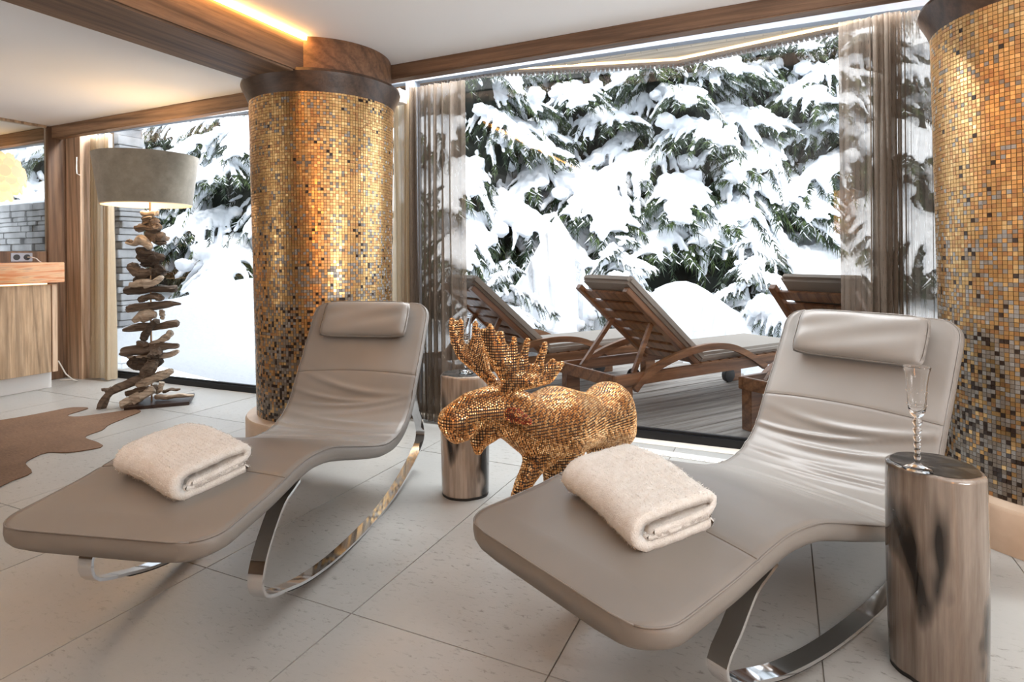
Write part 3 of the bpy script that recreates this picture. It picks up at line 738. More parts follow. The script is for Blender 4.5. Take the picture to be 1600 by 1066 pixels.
def flute(loc, h, label, grp):
    k = h / .26
    outer = [(.033, .0), (.034, .0015), (.028, .004), (.014, .010), (.007, .017), (.0055, .022)]
    z = .024
    for i, rr in enumerate((.0085, .0078, .0088, .0098, .0105, .0115)):
        outer += [(.0052, z), (rr * .8, z + rr * .45), (rr, z + rr * .95), (rr * .8, z + rr * 1.45)]; z += rr * 1.9
    outer += [(.006, z), (.011, z + .003), (.016, z + .010), (.0195, z + .024), (.0212, z + .05), (.0228, z + .08), (.0245, z + .098), (.0265, z + .112), (.0288, z + .122), (.0308, z + .130), (.0307, z + .1306)]
    inner = [(.0301, z + .1306), (.030, z + .130), (.0279, z + .122), (.0255, z + .112), (.0235, z + .098), (.0217, z + .08), (.0201, z + .05), (.018, z + .027), (.013, z + .015), (.0, z + .010)]
    V = []; n = 40; pr = [(r_ * k, q * k) for r_, q in outer + inner]
    root = empty('champagne_flute', loc, 0, label, 'glass', grp)
    o = MB().lathe(pr[:-1], n, close=False); 
    o.add([(0, 0, pr[-1][1])], []); top_i = len(o.v) - 1; base = (len(pr) - 2) * n
    o.f += [(base + i, base + (i + 1) % n, top_i) for i in range(n)]
    o.f.append(tuple(range(n))[::-1])
    ob = o.build('glass_body', M['crystal'], root, smooth=True)
    # cut dots round the bowl
    q = MB()
    for zz_ in (.165, .2):
        for i in range(10):
            a = 2 * math.pi * i / 10 + zz_ * 20; rr = .0211 * k if zz_ < .18 else .0228 * k
            V_, F_ = balls([[(rr * math.cos(a), rr * math.sin(a), zz_ * k, .0022 * k)]]); q.add(V_, [tuple(f_) for f_ in F_])
    c_ = q.build('cut_beads', M['crystal'], root, smooth=True); c_['kind'] = 'stuff'
    return root
flute((.292, 1.712, .5205), .248, 'crystal champagne flute with beaded stem on the stool beside the right chaise', 'crystal flutes')
flute((-1.285, 2.275, .5325), .25, 'crystal champagne flute on the slim stool behind the moose', 'crystal flutes')

# ------------------------------------------------------------------ studded moose
moose = empty('moose_sculpture', (-.87, 2.2, 0), 0, 'moose sculpture covered in amber rhinestones standing between the two chaises', 'sculpture')
body = [[(-.747, 2.652, .303, .1308), (-.800, 2.474, .322, .116), (-.861, 2.268, .356, .152), (-.902, 2.139, .375, .1166), (-.939, 2.056, .430, .0988), (-.992, 1.965, .478, .085), (-1.042, 1.887, .488, .0640), (-1.083, 1.823, .458, .0575)],
        [(-.747, 2.652, .303, .1308), (-.725, 2.706, .235, .0965), (-.753, 2.671, .20, .0659)],
        [(-.747, 2.652, .335, .125)],
        [(-.999, 1.94, .412, .0524), (-1.031, 1.914, .368, .0330), (-1.033, 1.913, .322, .0150)],
        [(-.879, 2.15, .276, .0659), (-.894, 2.099, .227, .0420), (-.917, 2.044, .164, .0318), (-.945, 2.03, .07, .027), (-.95, 2.03, .02, .034)],
        [(-.831, 2.26, .222, .0892), (-.844, 2.24, .136, .0560), (-.852, 2.23, .064, .036), (-.857, 2.22, .024, .038)],
        [(-.782, 2.614, .191, .0708), (-.781, 2.636, .11, .0476), (-.781, 2.636, .026, .04)],
        [(-.75, 2.76, .191, .0708), (-.77, 2.80, .11, .0476), (-.775, 2.80, .026, .04)],
        [(-1.062, 1.84, .43, .05), (-1.075, 1.832, .42, .045)]]
near_ant = [[(-.952, 1.961, .545, .0214), (-.922, 1.976, .566, .0286)]]
for a_, b_, c_ in (((-.949, 1.952, .62), (-.977, 1.928, .673), (-1.01, 1.912, .772)), ((-.943, 1.955, .617), (-.959, 1.925, .67), (-.98, 1.916, .79)),
                   ((-.931, 1.96, .608), (-.936, 1.936, .651), (-.944, 1.932, .764)), ((-.915, 1.968, .602), (-.908, 1.96, .637), (-.905, 1.961, .743)),
                   ((-.901, 1.974, .596), (-.889, 1.991, .621), (-.869, 2.0, .733)), ((-.876, 1.986, .593), (-.855, 2.051, .608), (-.823, 2.066, .714)),
                   ((-.864, 1.992, .586), (-.836, 2.082, .589), (-.804, 2.096, .647)), ((-.855, 1.996, .581), (-.822, 2.099, .577), (-.779, 2.119, .633))):
    near_ant.append([(-.922, 1.976, .566, .0276), (*a_, .0235), (*b_, .0190), (*c_, .0125)])
near_ant += [[(-.977, 1.928, .673, .017), (-.959, 1.925, .67, .017), (-.936, 1.936, .665, .017), (-.908, 1.96, .655, .017), (-.889, 1.991, .64, .017), (-.855, 2.051, .615, .018), (-.822, 2.099, .585, .018)],
             [(-.949, 1.952, .63, .018), (-.92, 1.965, .625, .018), (-.889, 1.985, .61, .018), (-.85, 2.03, .595, .018)]]
far_ant = [[(-.975, 1.985, .535, .024), (-1.031, 2.013, .577, .0222), (-1.088, 2.009, .615, .0199), (-1.149, 2.002, .662, .0215), (-1.181, 1.998, .724, .0192), (-1.195, 2.003, .799, .0125)],
           [(-1.149, 2.002, .662, .0210), (-1.168, 2.016, .722, .0167), (-1.168, 2.027, .79, .012)],
           [(-1.088, 2.009, .615, .0199), (-1.113, 2.03, .668, .021), (-1.118, 2.05, .71, .0168), (-1.12, 2.06, .783, .0118)],
           [(-1.045, 2.007, .587, .0198), (-1.074, 2.037, .644, .0206), (-1.095, 2.061, .682, .0184), (-1.085, 2.075, .75, .012)],
           [(-1.115, 2.007, .633, .02), (-1.136, 2.019, .668, .0200), (-1.124, 2.035, .685, .0192), (-1.095, 2.061, .682, .018)],
           [(-1.06, 2.01, .60, .02), (-1.1, 2.03, .65, .02)]]
ear_n = [[(-.935, 1.935, .474, .014), (-.918, 1.935, .472, .024), (-.890, 1.942, .466, .028), (-.862, 1.957, .452, .018), (-.842, 1.970, .438, .007)]]
ear_f = [[(-.985, 2.04, .50, .014), (-.972, 2.062, .51, .024), (-.95, 2.085, .51, .024), (-.93, 2.105, .50, .008)]]
def studs(src, pitch, name, parent, mats, seed, size=.0046, weights=(.5, .3, .2)):
    me = src.data; nv = len(me.vertices); co = np.empty(nv * 3); me.vertices.foreach_get('co', co); co = co.reshape(-1, 3)
    no = np.empty(nv * 3); me.vertices.foreach_get('normal', no); no = no.reshape(-1, 3)
    r = np.random.default_rng(seed); n = nv
    ref = np.tile(np.array([0, 0, 1.]), (n, 1)); ref[np.abs(no[:, 2]) > .9] = [1, 0, 0]
    a = np.cross(ref, no); a /= np.linalg.norm(a, axis=1)[:, None]; b = np.cross(no, a)
    k = 6; ang = np.arange(k) * 2 * math.pi / k
    til = no + r.normal(0, .05, no.shape)
    ringp = co[:, None] + size * (np.cos(ang)[None, :, None] * a[:, None] + np.sin(ang)[None, :, None] * b[:, None]) - no[:, None] * .001
    top_ = co[:, None] + .55 * size * (np.cos(ang)[None, :, None] * a[:, None] + np.sin(ang)[None, :, None] * b[:, None]) + til[:, None] * size * .62
    V = np.concatenate([ringp, top_], 1).reshape(-1, 3)
    q = np.array([(i, (i + 1) % k, k + (i + 1) % k) for i in range(k)] + [(i, k + (i + 1) % k, k + i) for i in range(k)] + [(k, k + i, k + i + 1) for i in range(1, k - 1)])
    F = (q[None] + (np.arange(n) * 2 * k)[:, None, None]).reshape(-1, 3)
    mi = np.repeat(r.choice(len(mats), n, p=weights), len(q))
    o = mesh_obj(name, V, F, mats, parent, mi=mi); o['kind'] = 'stuff'; return o
def moose_part(name, chains, voxel, sm, flat=None, red=False, seed=1):
    V, F = balls(chains, 1.0, .3, 3 if name == 'body' else 2); V = V - np.array([-.87, 2.2, 0])
    o = remeshed(name, V, F, voxel, sm, M['moose'], moose)
    studs(o, voxel, 'rhinestones', o, [M['stud_red']] + STUDS[:1] if red else STUDS, seed, size=voxel * .42, weights=(.6, .4) if red else (.5, .3, .2)); return o
moose_part('body', body, .0118, 8, seed=1)
moose_part('antler', near_ant, .0100, 3, seed=2)
moose_part('antler', far_ant, .0100, 3, seed=3)
moose_part('ear', ear_n, .0085, 2, red=True, seed=4)
moose_part('ear', ear_f, .0085, 2, seed=5)

# ------------------------------------------------------------------ cowhide rug
rp = [(-3.294, 1.455), (-3.332, 1.522), (-3.343, 1.579), (-3.384, 1.625), (-3.553, 1.678), (-3.62, 1.753), (-3.638, 1.822), (-3.524, 1.872), (-3.459, 1.992), (-3.541, 2.029), (-3.746, 2.069), (-3.801, 2.197), (-3.879, 2.281), (-3.95, 2.43), (-4.013, 2.57), (-4.127, 2.576), (-4.185, 2.462), (-4.264, 2.325), (-4.38, 2.309), (-4.42, 2.42), (-4.465, 2.489), (-4.585, 2.438), (-4.60, 2.30), (-4.655, 2.059),
      (-4.80, 1.86), (-5.1, 1.72), (-5.0, 1.52), (-4.75, 1.40), (-4.65, 1.1), (-4.75, .8), (-4.95, .55), (-4.7, .42), (-4.35, .55), (-4.1, .5), (-3.85, .25), (-3.62, .28), (-3.65, .55), (-3.45, .8), (-3.3, 1.0), (-3.05, 1.1), (-3.12, 1.28)]
P_, _ = catmull(rp + [rp[0]], 220); P_ = P_[:-1]
from mathutils.geometry import delaunay_2d_cdt
cx, cy = -4.1, 1.5; nP = len(P_)
inner = [(x, y) for x in np.arange(-5.2, -3.0, .06) for y in np.arange(.2, 2.7, .06)]
def inside(x, y):
    r_ = False; j = nP - 1
    for i in range(nP):
        if (P_[i][1] > y) != (P_[j][1] > y) and x < (P_[j][0] - P_[i][0]) * (y - P_[i][1]) / (P_[j][1] - P_[i][1]) + P_[i][0]: r_ = not r_
        j = i
    return r_
inner = [q for q in inner if inside(*q) and min(abs(P_[:, 0] - q[0]) + abs(P_[:, 1] - q[1])) > .03]
co2 = [Vector(p) for p in P_] + [Vector(q) for q in inner]
v2, e2, f2, _, _, _ = delaunay_2d_cdt(co2, [(i, (i + 1) % nP) for i in range(nP)], [list(range(nP))], 1, 1e-6)
me = bpy.data.meshes.new('cowhide_rug')
top_v = [(v.x - cx, v.y - cy, .006 + .0015 * math.sin(v.x * 17) * math.sin(v.y * 13)) for v in v2]; nt = len(top_v)
me.from_pydata(top_v + [(p[0], p[1], .0008) for p in top_v], [], [tuple(f_) for f_ in f2] + [tuple(i + nt for i in f_)[::-1] for f_ in f2] + [(i, (i + 1) % nP, nt + (i + 1) % nP, nt + i) for i in range(nP)])
me.materials.append(M['rug'])
rg = link(bpy.data.objects.new('cowhide_rug', me)); rg.location = (cx, cy, 0); prop(rg, 'brown cowhide rug on the stone floor by the vanity', 'rug')

# ------------------------------------------------------------------ driftwood floor lamp
LX, LY = -4.13, 2.76
lamp = empty('driftwood_floor_lamp', (LX, LY, 0), YAW, 'floor lamp of stacked driftwood with a wide taupe shade', 'floor lamp')
SC = 4.233 / 915.   # metres per picked unit at the lamp
def LP(px, py, d=0): return ((px - 243) * SC, d, (632.5 - py) * SC - .016 + .0)
MB().box((.02, .02, .012), (.40, .30, .024), Matrix.Rotation(R(22), 3, 'Z')).build('base_plate', M['dark_base'], lamp, bevel=.003)
MB().tube([(-.035, 0, .02), (-.035, 0, 1.52)], .006, 10).build('pole', mat('brass_pole', (.35, .22, .12), .4, .8), lamp)
def drift(pts, rad, m, flat=.8, seed=0):
    r = random.Random(seed); P3 = [LP(px, py, d) for px, py, d in pts]
    Q, _ = catmull([(*p, q) for p, q in zip(P3, [x * SC for x in rad])], 26)
    Q[:, 1] += np.array([.004 * math.sin(i * .35 + seed) for i in range(26)]); Q[:, 2] += np.array([.0035 * math.sin(i * .42 + seed * 2) for i in range(26)])
    rr = [float(q[3]) * 1.12 * (1 + .12 * math.sin(i * .33 + seed) + .06 * math.sin(i * .8 + 2 * seed)) for i, q in enumerate(Q)]
    rr[0] *= .7; rr[-1] *= .6
    mb = MB(); n = 14; ridge = [r.uniform(.66, 1.22) for _ in range(n)]
    pts_ = [Vector(q[:3]) for q in Q]; V = []; F = []; ref = Vector((0, 0, 1)); tw = r.uniform(-1.2, 1.2)
    for i, p in enumerate(pts_):
        t = (pts_[min(i + 1, 25)] - pts_[max(i - 1, 0)]).normalized(); a = t.cross(ref)
        if a.length < .1: a = t.cross(Vector((0, 1, 0)))
        a.normalize(); b = a.cross(t).normalized()
        for j in range(n):
            g = 2 * math.pi * j / n; q = rr[i] * (ridge[(j + int(tw * i / 6)) % n]) * r.uniform(.97, 1.03)
            V.append(p + a * math.cos(g) * q + b * math.sin(g) * q * flat)
    for i in range(25):
        for j in range(n):
            k = (j + 1) % n; F.append((i * n + j, i * n + k, (i + 1) * n + k, (i + 1) * n + j))
    F.append(tuple(range(n))[::-1]); F.append(tuple(25 * n + j for j in range(n)))
    o = mesh_obj('driftwood_piece', V, F, m, lamp); smooth_by_angle(o, 42); return o
B_, D_, P0 = DW
pieces = [
 ([(221, 331, 0), (235, 330.5, 0), (247, 330, 0)], [4, 4, 4], P0, 1), ([(225, 342, 0), (235, 341, 0), (243, 343, 0)], [7, 8, 7], B_, .8),
 ([(214, 353, 0), (234, 353, 0), (252, 353, 0)], [6.5, 6.5, 6.5], B_, .9), ([(228, 364, .02), (240, 366, .02), (250, 370, .02), (252, 380, .02)], [7, 9, 9, 7], B_, .9),
 ([(200, 377, -.02), (213, 378, -.03), (225, 372, -.03), (238, 381, -.03), (243, 384, -.03)], [2.5, 3.5, 8, 7, 3], P0, .9), ([(202, 372, -.02), (208, 376, -.02), (214, 378, -.02)], [2.5, 3, 3], B_, .9),
 ([(216, 388, -.02), (230, 391, -.02), (247, 397, -.02)], [5, 7, 4], D_, .9), ([(214, 398, 0), (232, 403, 0), (246, 401, 0), (256, 396, 0)], [4, 9, 9, 4], D_, .9),
 ([(222, 408, 0), (236, 411, 0), (250, 404, 0)], [5, 6, 4], D_, .8), ([(207, 408, -.01), (212, 419, -.01), (226, 424, -.01), (240, 422, -.01)], [6, 9, 7, 6], B_, .9),
 ([(238, 423, .01), (248, 420, .01), (255, 415, .01)], [6, 8, 6], D_, 1), ([(205, 442, -.01), (222, 441, -.01), (240, 440, -.02), (256, 430, -.01)], [6, 8, 8, 5], P0, .8),
 ([(206, 436, .03), (225, 434, .02), (240, 432, .02)], [6, 7, 5], D_, .8), ([(194, 453, 0), (235, 450, 0), (276, 448, 0)], [5.5, 6, 5.5], D_, .95),
 ([(217, 466, -.01), (232, 462, -.01), (247, 461, -.01), (256, 466, -.01)], [4, 6, 6, 4], B_, .8), ([(198, 480, 0), (225, 477, 0), (255, 473, 0), (283, 473, 0)], [6, 6, 5, 2], B_, .9),
 ([(211, 500, -.01), (222, 491, -.01), (238, 489, -.01), (246, 488, -.01)], [5, 9, 8, 5], P0, .9), ([(249, 482, .02), (251, 490, .02), (251, 496, .02)], [3, 3.5, 3], P0, 1),
 ([(192, 512, 0), (215, 509, 0), (245, 507, 0), (278, 503, 0)], [4, 6, 6, 6], B_, .9), ([(231, 528, -.06), (236, 517, -.06), (246, 504, -.06), (254, 497, -.06)], [5.5, 6, 5.5, 5], D_, .9),
 ([(234, 536, 0), (250, 531, 0), (262, 522, 0), (265, 514, 0)], [4, 6, 5, 3], P0, .8), ([(217, 531, -.02), (226, 535, -.02), (234, 538, -.02)], [4, 5, 4], B_, .9),
 ([(190, 549, -.01), (210, 545, -.01), (240, 541, -.01), (280, 537, -.01)], [6, 8, 7, 5], B_, .9), ([(196, 557, .02), (225, 556, .02), (255, 554, .02), (276, 547, .02)], [3, 5, 6, 4], P0, .9),
 ([(200, 562, 0), (218, 566, 0), (236, 565, 0), (250, 558, 0)], [7, 10, 10, 8], D_, .9), ([(228, 584, -.05), (240, 573, -.06), (247, 560, -.06), (248, 549, -.06), (258, 544, -.05)], [5, 9, 9, 7, 5], B_, .9),
 ([(217, 597, -.04), (235, 590, -.04), (255, 583, -.04), (273, 574, -.04)], [5, 7, 7, 4], P0, .8), ([(172, 634, -.12), (180, 614, -.11), (190, 602, -.09), (205, 594, -.06), (224, 587, -.02)], [5, 5.5, 6, 6, 6], B_, .9),
 ([(175, 601, -.11), (184, 602, -.10), (190, 603, -.09)], [3, 4.5, 5], B_, .9), ([(196, 613, 0), (212, 609, 0), (232, 606, 0), (244, 600, 0)], [5, 7, 6, 5], B_, .8),
 ([(203, 625, -.11), (216, 619, -.09), (232, 610, -.06), (243, 603, -.03)], [9, 7, 6.5, 6], P0, .95), ([(238, 612, .02), (246, 605, .02), (249, 596, .02)], [5, 5, 4], P0, .9),
 ([(240, 619, .0), (262, 618, .01), (282, 618, .02), (298, 617, .03)], [4, 4.5, 4, 2.5], P0, .7), ([(246, 612, .05), (258, 610, .06), (272, 610, .07)], [3, 3, 2], B_, .7)]
for i, (p, r_, m_, fl) in enumerate(pieces): drift(p, r_, m_, fl, i)
sh = LP(231, 278)
# shade (tilted slightly in the photo): outer suede, inner lining
zb, zt = LP(0, 318)[2], LP(0, 241)[2]; rb_, rt_ = 62 * SC, 72.5 * SC
o = MB().lathe([(rb_, zb), (rt_, zt)], 72, close=False).build('lamp_shade', M['shade'], lamp, smooth=True); o.location = (sh[0], 0, 0)
i_ = MB().lathe([(rb_ - .004, zb), (rt_ - .004, zt)], 72, close=False).build('lining', M['shade_in'], o, smooth=True)
MB().lathe([(rb_ + .001, zb - .001), (rb_ + .001, zb + .006), (rb_ - .005, zb + .006), (rb_ - .005, zb - .001)], 72, close=False).build('rim', M['shade_in'], o)
V_, F_ = balls([[(-.035, 0, 1.60, .035)]]); bl = mesh_obj('bulb', V_, F_, M['bulb'], lamp, smooth=True)
light('lamp_light', 'POINT', (LX + math.cos(YAW) * -.035, LY - .015, 1.60), 14, (1, .72, .42), size=.05)

# pendant in the neighbouring bay
pd = empty('shell_pendant', (-6.62, 2.86, 0), 0, 'glowing scalloped shell pendant seen through the square glass pane', 'pendant lamp')
for row, (zz_, rr_, n_) in enumerate(((1.99, .17, 12), (1.93, .22, 14), (1.86, .25, 16), (1.79, .25, 16), (1.72, .22, 14), (1.65, .15, 10))):
    for i in range(n_):
        a = 2 * math.pi * (i + .5 * (row % 2)) / n_; q = MB(); q.lathe([(.0, 0), (.03, .001), (.052, .006), (.055, .012)], 12)
        s_ = q.build('shell', M['shell'], pd); s_.rotation_euler = (0, R(80), a); s_.location = (rr_ * math.cos(a), rr_ * math.sin(a), zz_)
MB().tube([(0, 0, 2.02), (0, 0, ZC)], .0025, 5).build('cord', M['cable'], pd)
light('pendant_light', 'POINT', (-6.62, 2.6, 1.5), 4, (1, .75, .45), size=.1)

# ------------------------------------------------------------------ outside: eave, deck, stone wall
ev = [(-8.6, 3.60), (-5.4, 3.60), (-4.9, 3.66), (-4.2, 3.78), (-3.2, 3.80), (-1.9, 3.72), (-1.62, 3.84), (-.65, 4.12), (.33, 3.92), (.9, 3.62), (3.4, 3.60)]
ZE = 2.385
eave = MB(); poly = [(3.4, 3.43), (-8.6, 3.2)] + ev
eave.prism(poly, ZE, ZE + .15); ev_o = struct('trim_10', eave, M['soffit'], 0, 'projecting wooden eave soffit outside the windows')
for a, b_ in zip(ev[:-1], ev[1:]):
    dx, dy = b_[0] - a[0], b_[1] - a[1]; L = math.hypot(dx, dy); rot = Matrix.Rotation(math.atan2(dy, dx), 3, 'Z')
    MB().box(((a[0] + b_[0]) / 2, (a[1] + b_[1]) / 2, ZE + .03), (L + .01, .04, .13), rot).build('gutter_board', M['chain'], ev_o)
    if a[0] > -5.5 and a[0] < .4:
        MB().box(((a[0] + b_[0]) / 2 - .0 * dy, (a[1] + b_[1]) / 2 - .035, ZE - .008), (L, .02, .012), rot).build('light_strip', M['led_out'], ev_o)
    n_ = int(L / .03); q = MB()
    for i in range(n_):
        t = (i + .5) / n_; q.box((a[0] + dx * t, a[1] + dy * t - .0, ZE - .043), (.02, .035, .016), rot)
    if n_ and a[0] > -6: c_ = q.build('gutter_beads', M['chain'], ev_o); c_['kind'] = 'stuff'
# soffit boards
for i in range(60):
    x = -5.4 + i * .105
    if -2.0 < x < .6: MB().box((x, 3.66, ZE - .004), (.098, .44, .008), Matrix.Rotation(R(1.5), 3, 'Z')).build('soffit_board', M['soffit'], ev_o, bevel=.001)
struct('trim_11', MB().mm((-9, -4.6, 2.5), (4, 3.62, 2.9)), M['snow'], 0, 'snow covered roof of the house')

TH = R(55.3); U = Vector((math.cos(TH), math.sin(TH), 0)); Vv = Vector((math.sin(TH), -math.cos(TH), 0)); O1 = Vector((-1.455, 3.893, 0))
DZ = -.03
deck = empty('timber_deck', (0, 0, 0), 0, 'grey weathered timber deck outside the large window', 'deck')
deck_m = M['deck']
for k in range(-14, 22):
    v0 = -.9 + k * .145
    # each board runs along U; clip at the house line
    def clip(vv):
        base = O1 + Vv * vv; yh = 3.42
        return (wallY(base.x) + .03 - base.y) / U.y
    ua = max(clip(v0), clip(v0 + .14)); c0 = O1 + Vv * (v0 + .07); ub = 2.35
    x_far = (c0 + U * ub).x
    if ua > ub - .1 or v0 < -1.9: continue
    o = MB().box(((ua + ub) / 2, 0, -.014), (ub - ua, .139, .028)).build('deck_board', deck_m, deck, bevel=.002)
    o.location = (c0.x, c0.y, DZ + rnd.uniform(-.001, .001)); o.rotation_euler = (0, 0, TH)

# stone wall outside the left window
sw = empty('stone_wall', (-7.08, 4.15, 0), 0, 'pale dry stone wall outside the left windows', 'wall')
MB().mm((-.28, .06, -.3), (.20, .30, 2.6)).build('mortar_core', M['grout'], sw); MB().mm((-3.6, .06, -.3), (-.3, .30, 1.70)).build('mortar_core', M['grout'], sw)
z = -.2
while z < 2.6:
    h = rnd.uniform(.05, .11); x = -.32 + rnd.uniform(0, .1) if z > 1.7 else -3.6
    while x < .28:
        w = rnd.uniform(.14, .34); x1 = min(x + w, .28)
        if x1 - x > .05: MB().mm((x, rnd.uniform(-.025, .025), z), (x1 - .008, .28, z + h - .008)).build('stone', M['slate'], sw, bevel=.006)
        x += w
    z += h
cp = [(-3.6, .17, 1.74, .15), (-2.6, .17, 1.76, .17), (-1.5, .17, 1.75, .16), (-.45, .17, 1.74, .15)]
Vs_, Fs_ = balls([cp], .7, .5); q_ = remeshed('snow_cap', Vs_, Fs_, .03, 4, M['snow'], sw)

# ------------------------------------------------------------------ outdoor loungers
def lounger(O, back_u, back_z, label, full=True):
    root = empty('sun_lounger', (O[0], O[1], 0), TH, label, 'sun lounger', 'teak sun loungers on the deck')
    # local X = U, local Y = -V  (v to the right => -Y)
    def bx(name, u0, u1, v0, v1, z0, z1, m=M['teak'], bevel=.004, p=root):
        return MB().mm((u0, -v1, z0), (u1, -v0, z1)).build(name, m, p, bevel=bevel)
    bx('side_rail', 0, 1.95, 0, .035, .225, .30); bx('side_rail', 0, 1.95, .585, .62, .225, .30)
    bx('end_rail', 0, .03, .035, .585, .225, .30); bx('end_rail', 1.92, 1.95, .035, .585, .225, .30)
    for (u, v) in ((.03, .0), (.03, .55), (1.75, 0), (1.75, .55)):
        bx('leg', u, u + .11, v + (.035 if v == 0 else -.035) * 0, v + .07, DZ, .226)
    for k in range(11): bx('slat', .80 + k * .10, .88 + k * .10, .035, .585, .285, .303, bevel=.003)
    bx('seat_cushion', .80, 1.93, .04, .58, .304, .365, M['cushion'], .02)
    # back rest frame from pivot to top
    pv = Vector((.78, 0, .285)); tp = Vector((back_u, 0, back_z)); d = (tp - pv); L = d.length; ang = math.atan2(d.z, -d.x)
    br = bpy.data.objects.new('backrest', None); link(br, root); br.location = (pv.x, 0, pv.z); br.rotation_euler = (0, -ang, math.pi)
    br.rotation_euler = Euler((0, 0, 0)); br.matrix_local = Matrix.Translation(pv) @ Matrix(((d.x / L, 0, -d.z / L if False else (d.z / L), 0), (0, 1, 0, 0), (d.z / L, 0, -d.x / L, 0), (0, 0, 0, 1)))
    # local x along the back, local z = upward/away normal (cushion side)
    def bb(name, a0, a1, v0, v1, z0, z1, m=M['teak'], bevel=.003):
        return MB().mm((a0, -v1, z0), (a1, -v0, z1)).build(name, m, br, bevel=bevel)
    bb('stile', 0, L, .04, .085, -.02, .02); bb('stile', 0, L, .535, .58, -.02, .02)
    n_ = 7
    for k in range(n_): bb('back_slat', .03 + k * (L - .04) / n_, .03 + (k + 1) * (L - .04) / n_ - .03, .085, .535, -.008, .012)
    bb('back_cushion', .0, L + .05, .115, .605, .021, .085, M['cushion'], .02)
    # props
    for v in (.10, .49):
        a = Vector((.13 if v < .3 else .26, -v, .27)); b = pv + d * .56; b.y = -v
        dd = b - a; mid = (a + b) / 2; rot = dd.to_track_quat('X', 'Z').to_matrix()
        MB().box(mid, (dd.length, .022, .032), rot).build('prop_bar', M['teak'], root)
    # curved arm rests
    for v in (-.012, .602):
        A, _ = catmull([(.15, .20), (.20, .245), (.32, .315), (.50, .37), (.70, .405), (.90, .412), (1.08, .385), (1.25, .315), (1.43, .215)], 28)
        V = []; F = []; Tq = np.gradient(A, axis=0); Tq /= np.linalg.norm(Tq, axis=1)[:, None]
        for p, t in zip(A, Tq):
            nn = (-t[1], t[0])
            for (yy, s) in ((-v - .035, -.022), (-v, -.022), (-v, .022), (-v - .035, .022)): V.append((p[0] + nn[0] * s, yy, p[1] + nn[1] * s))
        for i in range(27):
            for j in range(4): k = (j + 1) % 4; F.append((i * 4 + j, i * 4 + k, (i + 1) * 4 + k, (i + 1) * 4 + j))
        F.append((3, 2, 1, 0)); F.append(tuple(27 * 4 + j for j in range(4)))
        o = mesh_obj('arm_rest', V, F, M['teak'], root); fix_normals(o)
    for v in (.04, .50):
        o = MB().lathe([(.03, 0), (.10, .004), (.105, .015), (.105, .035), (.10, .046), (.03, .05)], 28).build('wheel', M['wheel'], root); smooth_by_angle(o)
        o.rotation_euler = (R(90), 0, 0); o.location = (1.7 if full else .22, -v, DZ + (.06 if full else .105)); o.scale = (.57, .57, 1) if full else (1, 1, 1)
    return root
lounger(O1, .14, .83, 'teak sun lounger with raised back in the middle of the large window')
lounger((-2.563, 3.831), .16, .83, 'teak sun lounger behind the moose antlers, partly behind the sheer curtain')
lounger((-.261, 3.838), .25, .845, 'teak sun lounger behind the right chaise', full=False)

# ------------------------------------------------------------------ snow ground
def cam_pt(px, D): 
    p = fwd * D + rt0 * ((px - 800) / 915 * D); return p.x, p.y
gx = np.linspace(-16, 9, 230); gy = np.linspace(3.56, 17, 150); X, Y = np.meshgrid(gx, gy)
du = (X - O1.x) * U.x + (Y - O1.y) * U.y; dv = (X - O1.x) * Vv.x + (Y - O1.y) * Vv.y
far = np.maximum(du - 2.05, 0) ; side = np.maximum(-1.75 - dv, 0)
dist = np.maximum(far, 0) + np.maximum(side, 0)
Hh = np.where((du < 2.05) & (dv > -1.75), -.14, 0) + np.clip(dist, 0, .35) / .35 * .10 * (dist > 0)
Hh = np.where(dist > 0, -.10 + .22 * (1 - np.exp(-dist / .4)) + .075 * np.clip(dist - .2, 0, 8), Hh)
Hh = np.where((dist > 0) & (far <= 0), np.minimum(Hh, -.06 + .10 * np.clip(dist - .1, 0, 9)), Hh)
def hump(px, D, h, sx, sy=None, p=2.0):
    x0, y0 = cam_pt(px, D); sy = sy or sx
    a = (X - x0) * rt0.x + (Y - y0) * rt0.y; b = (X - x0) * fwd.x + (Y - y0) * fwd.y
    return h * np.exp(-(np.abs(a / sx) ** p + np.abs(b / sy) ** 2))
Hh += np.where(dist > .05, hump(873, 6.3, 1.28, .50, .7, 1.25) + hump(860, 6.2, .30, 1.1, .9) + hump(1075, 6.0, .50, .55, .7) + hump(1030, 6.2, .2, .8, .8) + hump(330, 7.5, .25, 1.4, .8) + hump(1240, 6.2, .25, .6, .6) + hump(420, 8, .35, .8, .9), 0)
Hh += .03 * np.sin(X * 2.1 + Y * 1.3) * np.sin(Y * 1.7) * (dist > .3)
V = np.stack([X.ravel(), Y.ravel(), Hh.ravel()], 1); nx_ = len(gx); ii = (np.arange(len(gy) - 1)[:, None] * nx_ + np.arange(nx_ - 1)[None]).ravel()
F = np.stack([ii, ii + 1, ii + nx_ + 1, ii + nx_], 1)
sn = mesh_obj('snow_ground', V, F, M['snow'], smooth=True); sn['kind'] = 'stuff'; prop(sn, 'deep snow banks heaped behind the deck', 'snow')

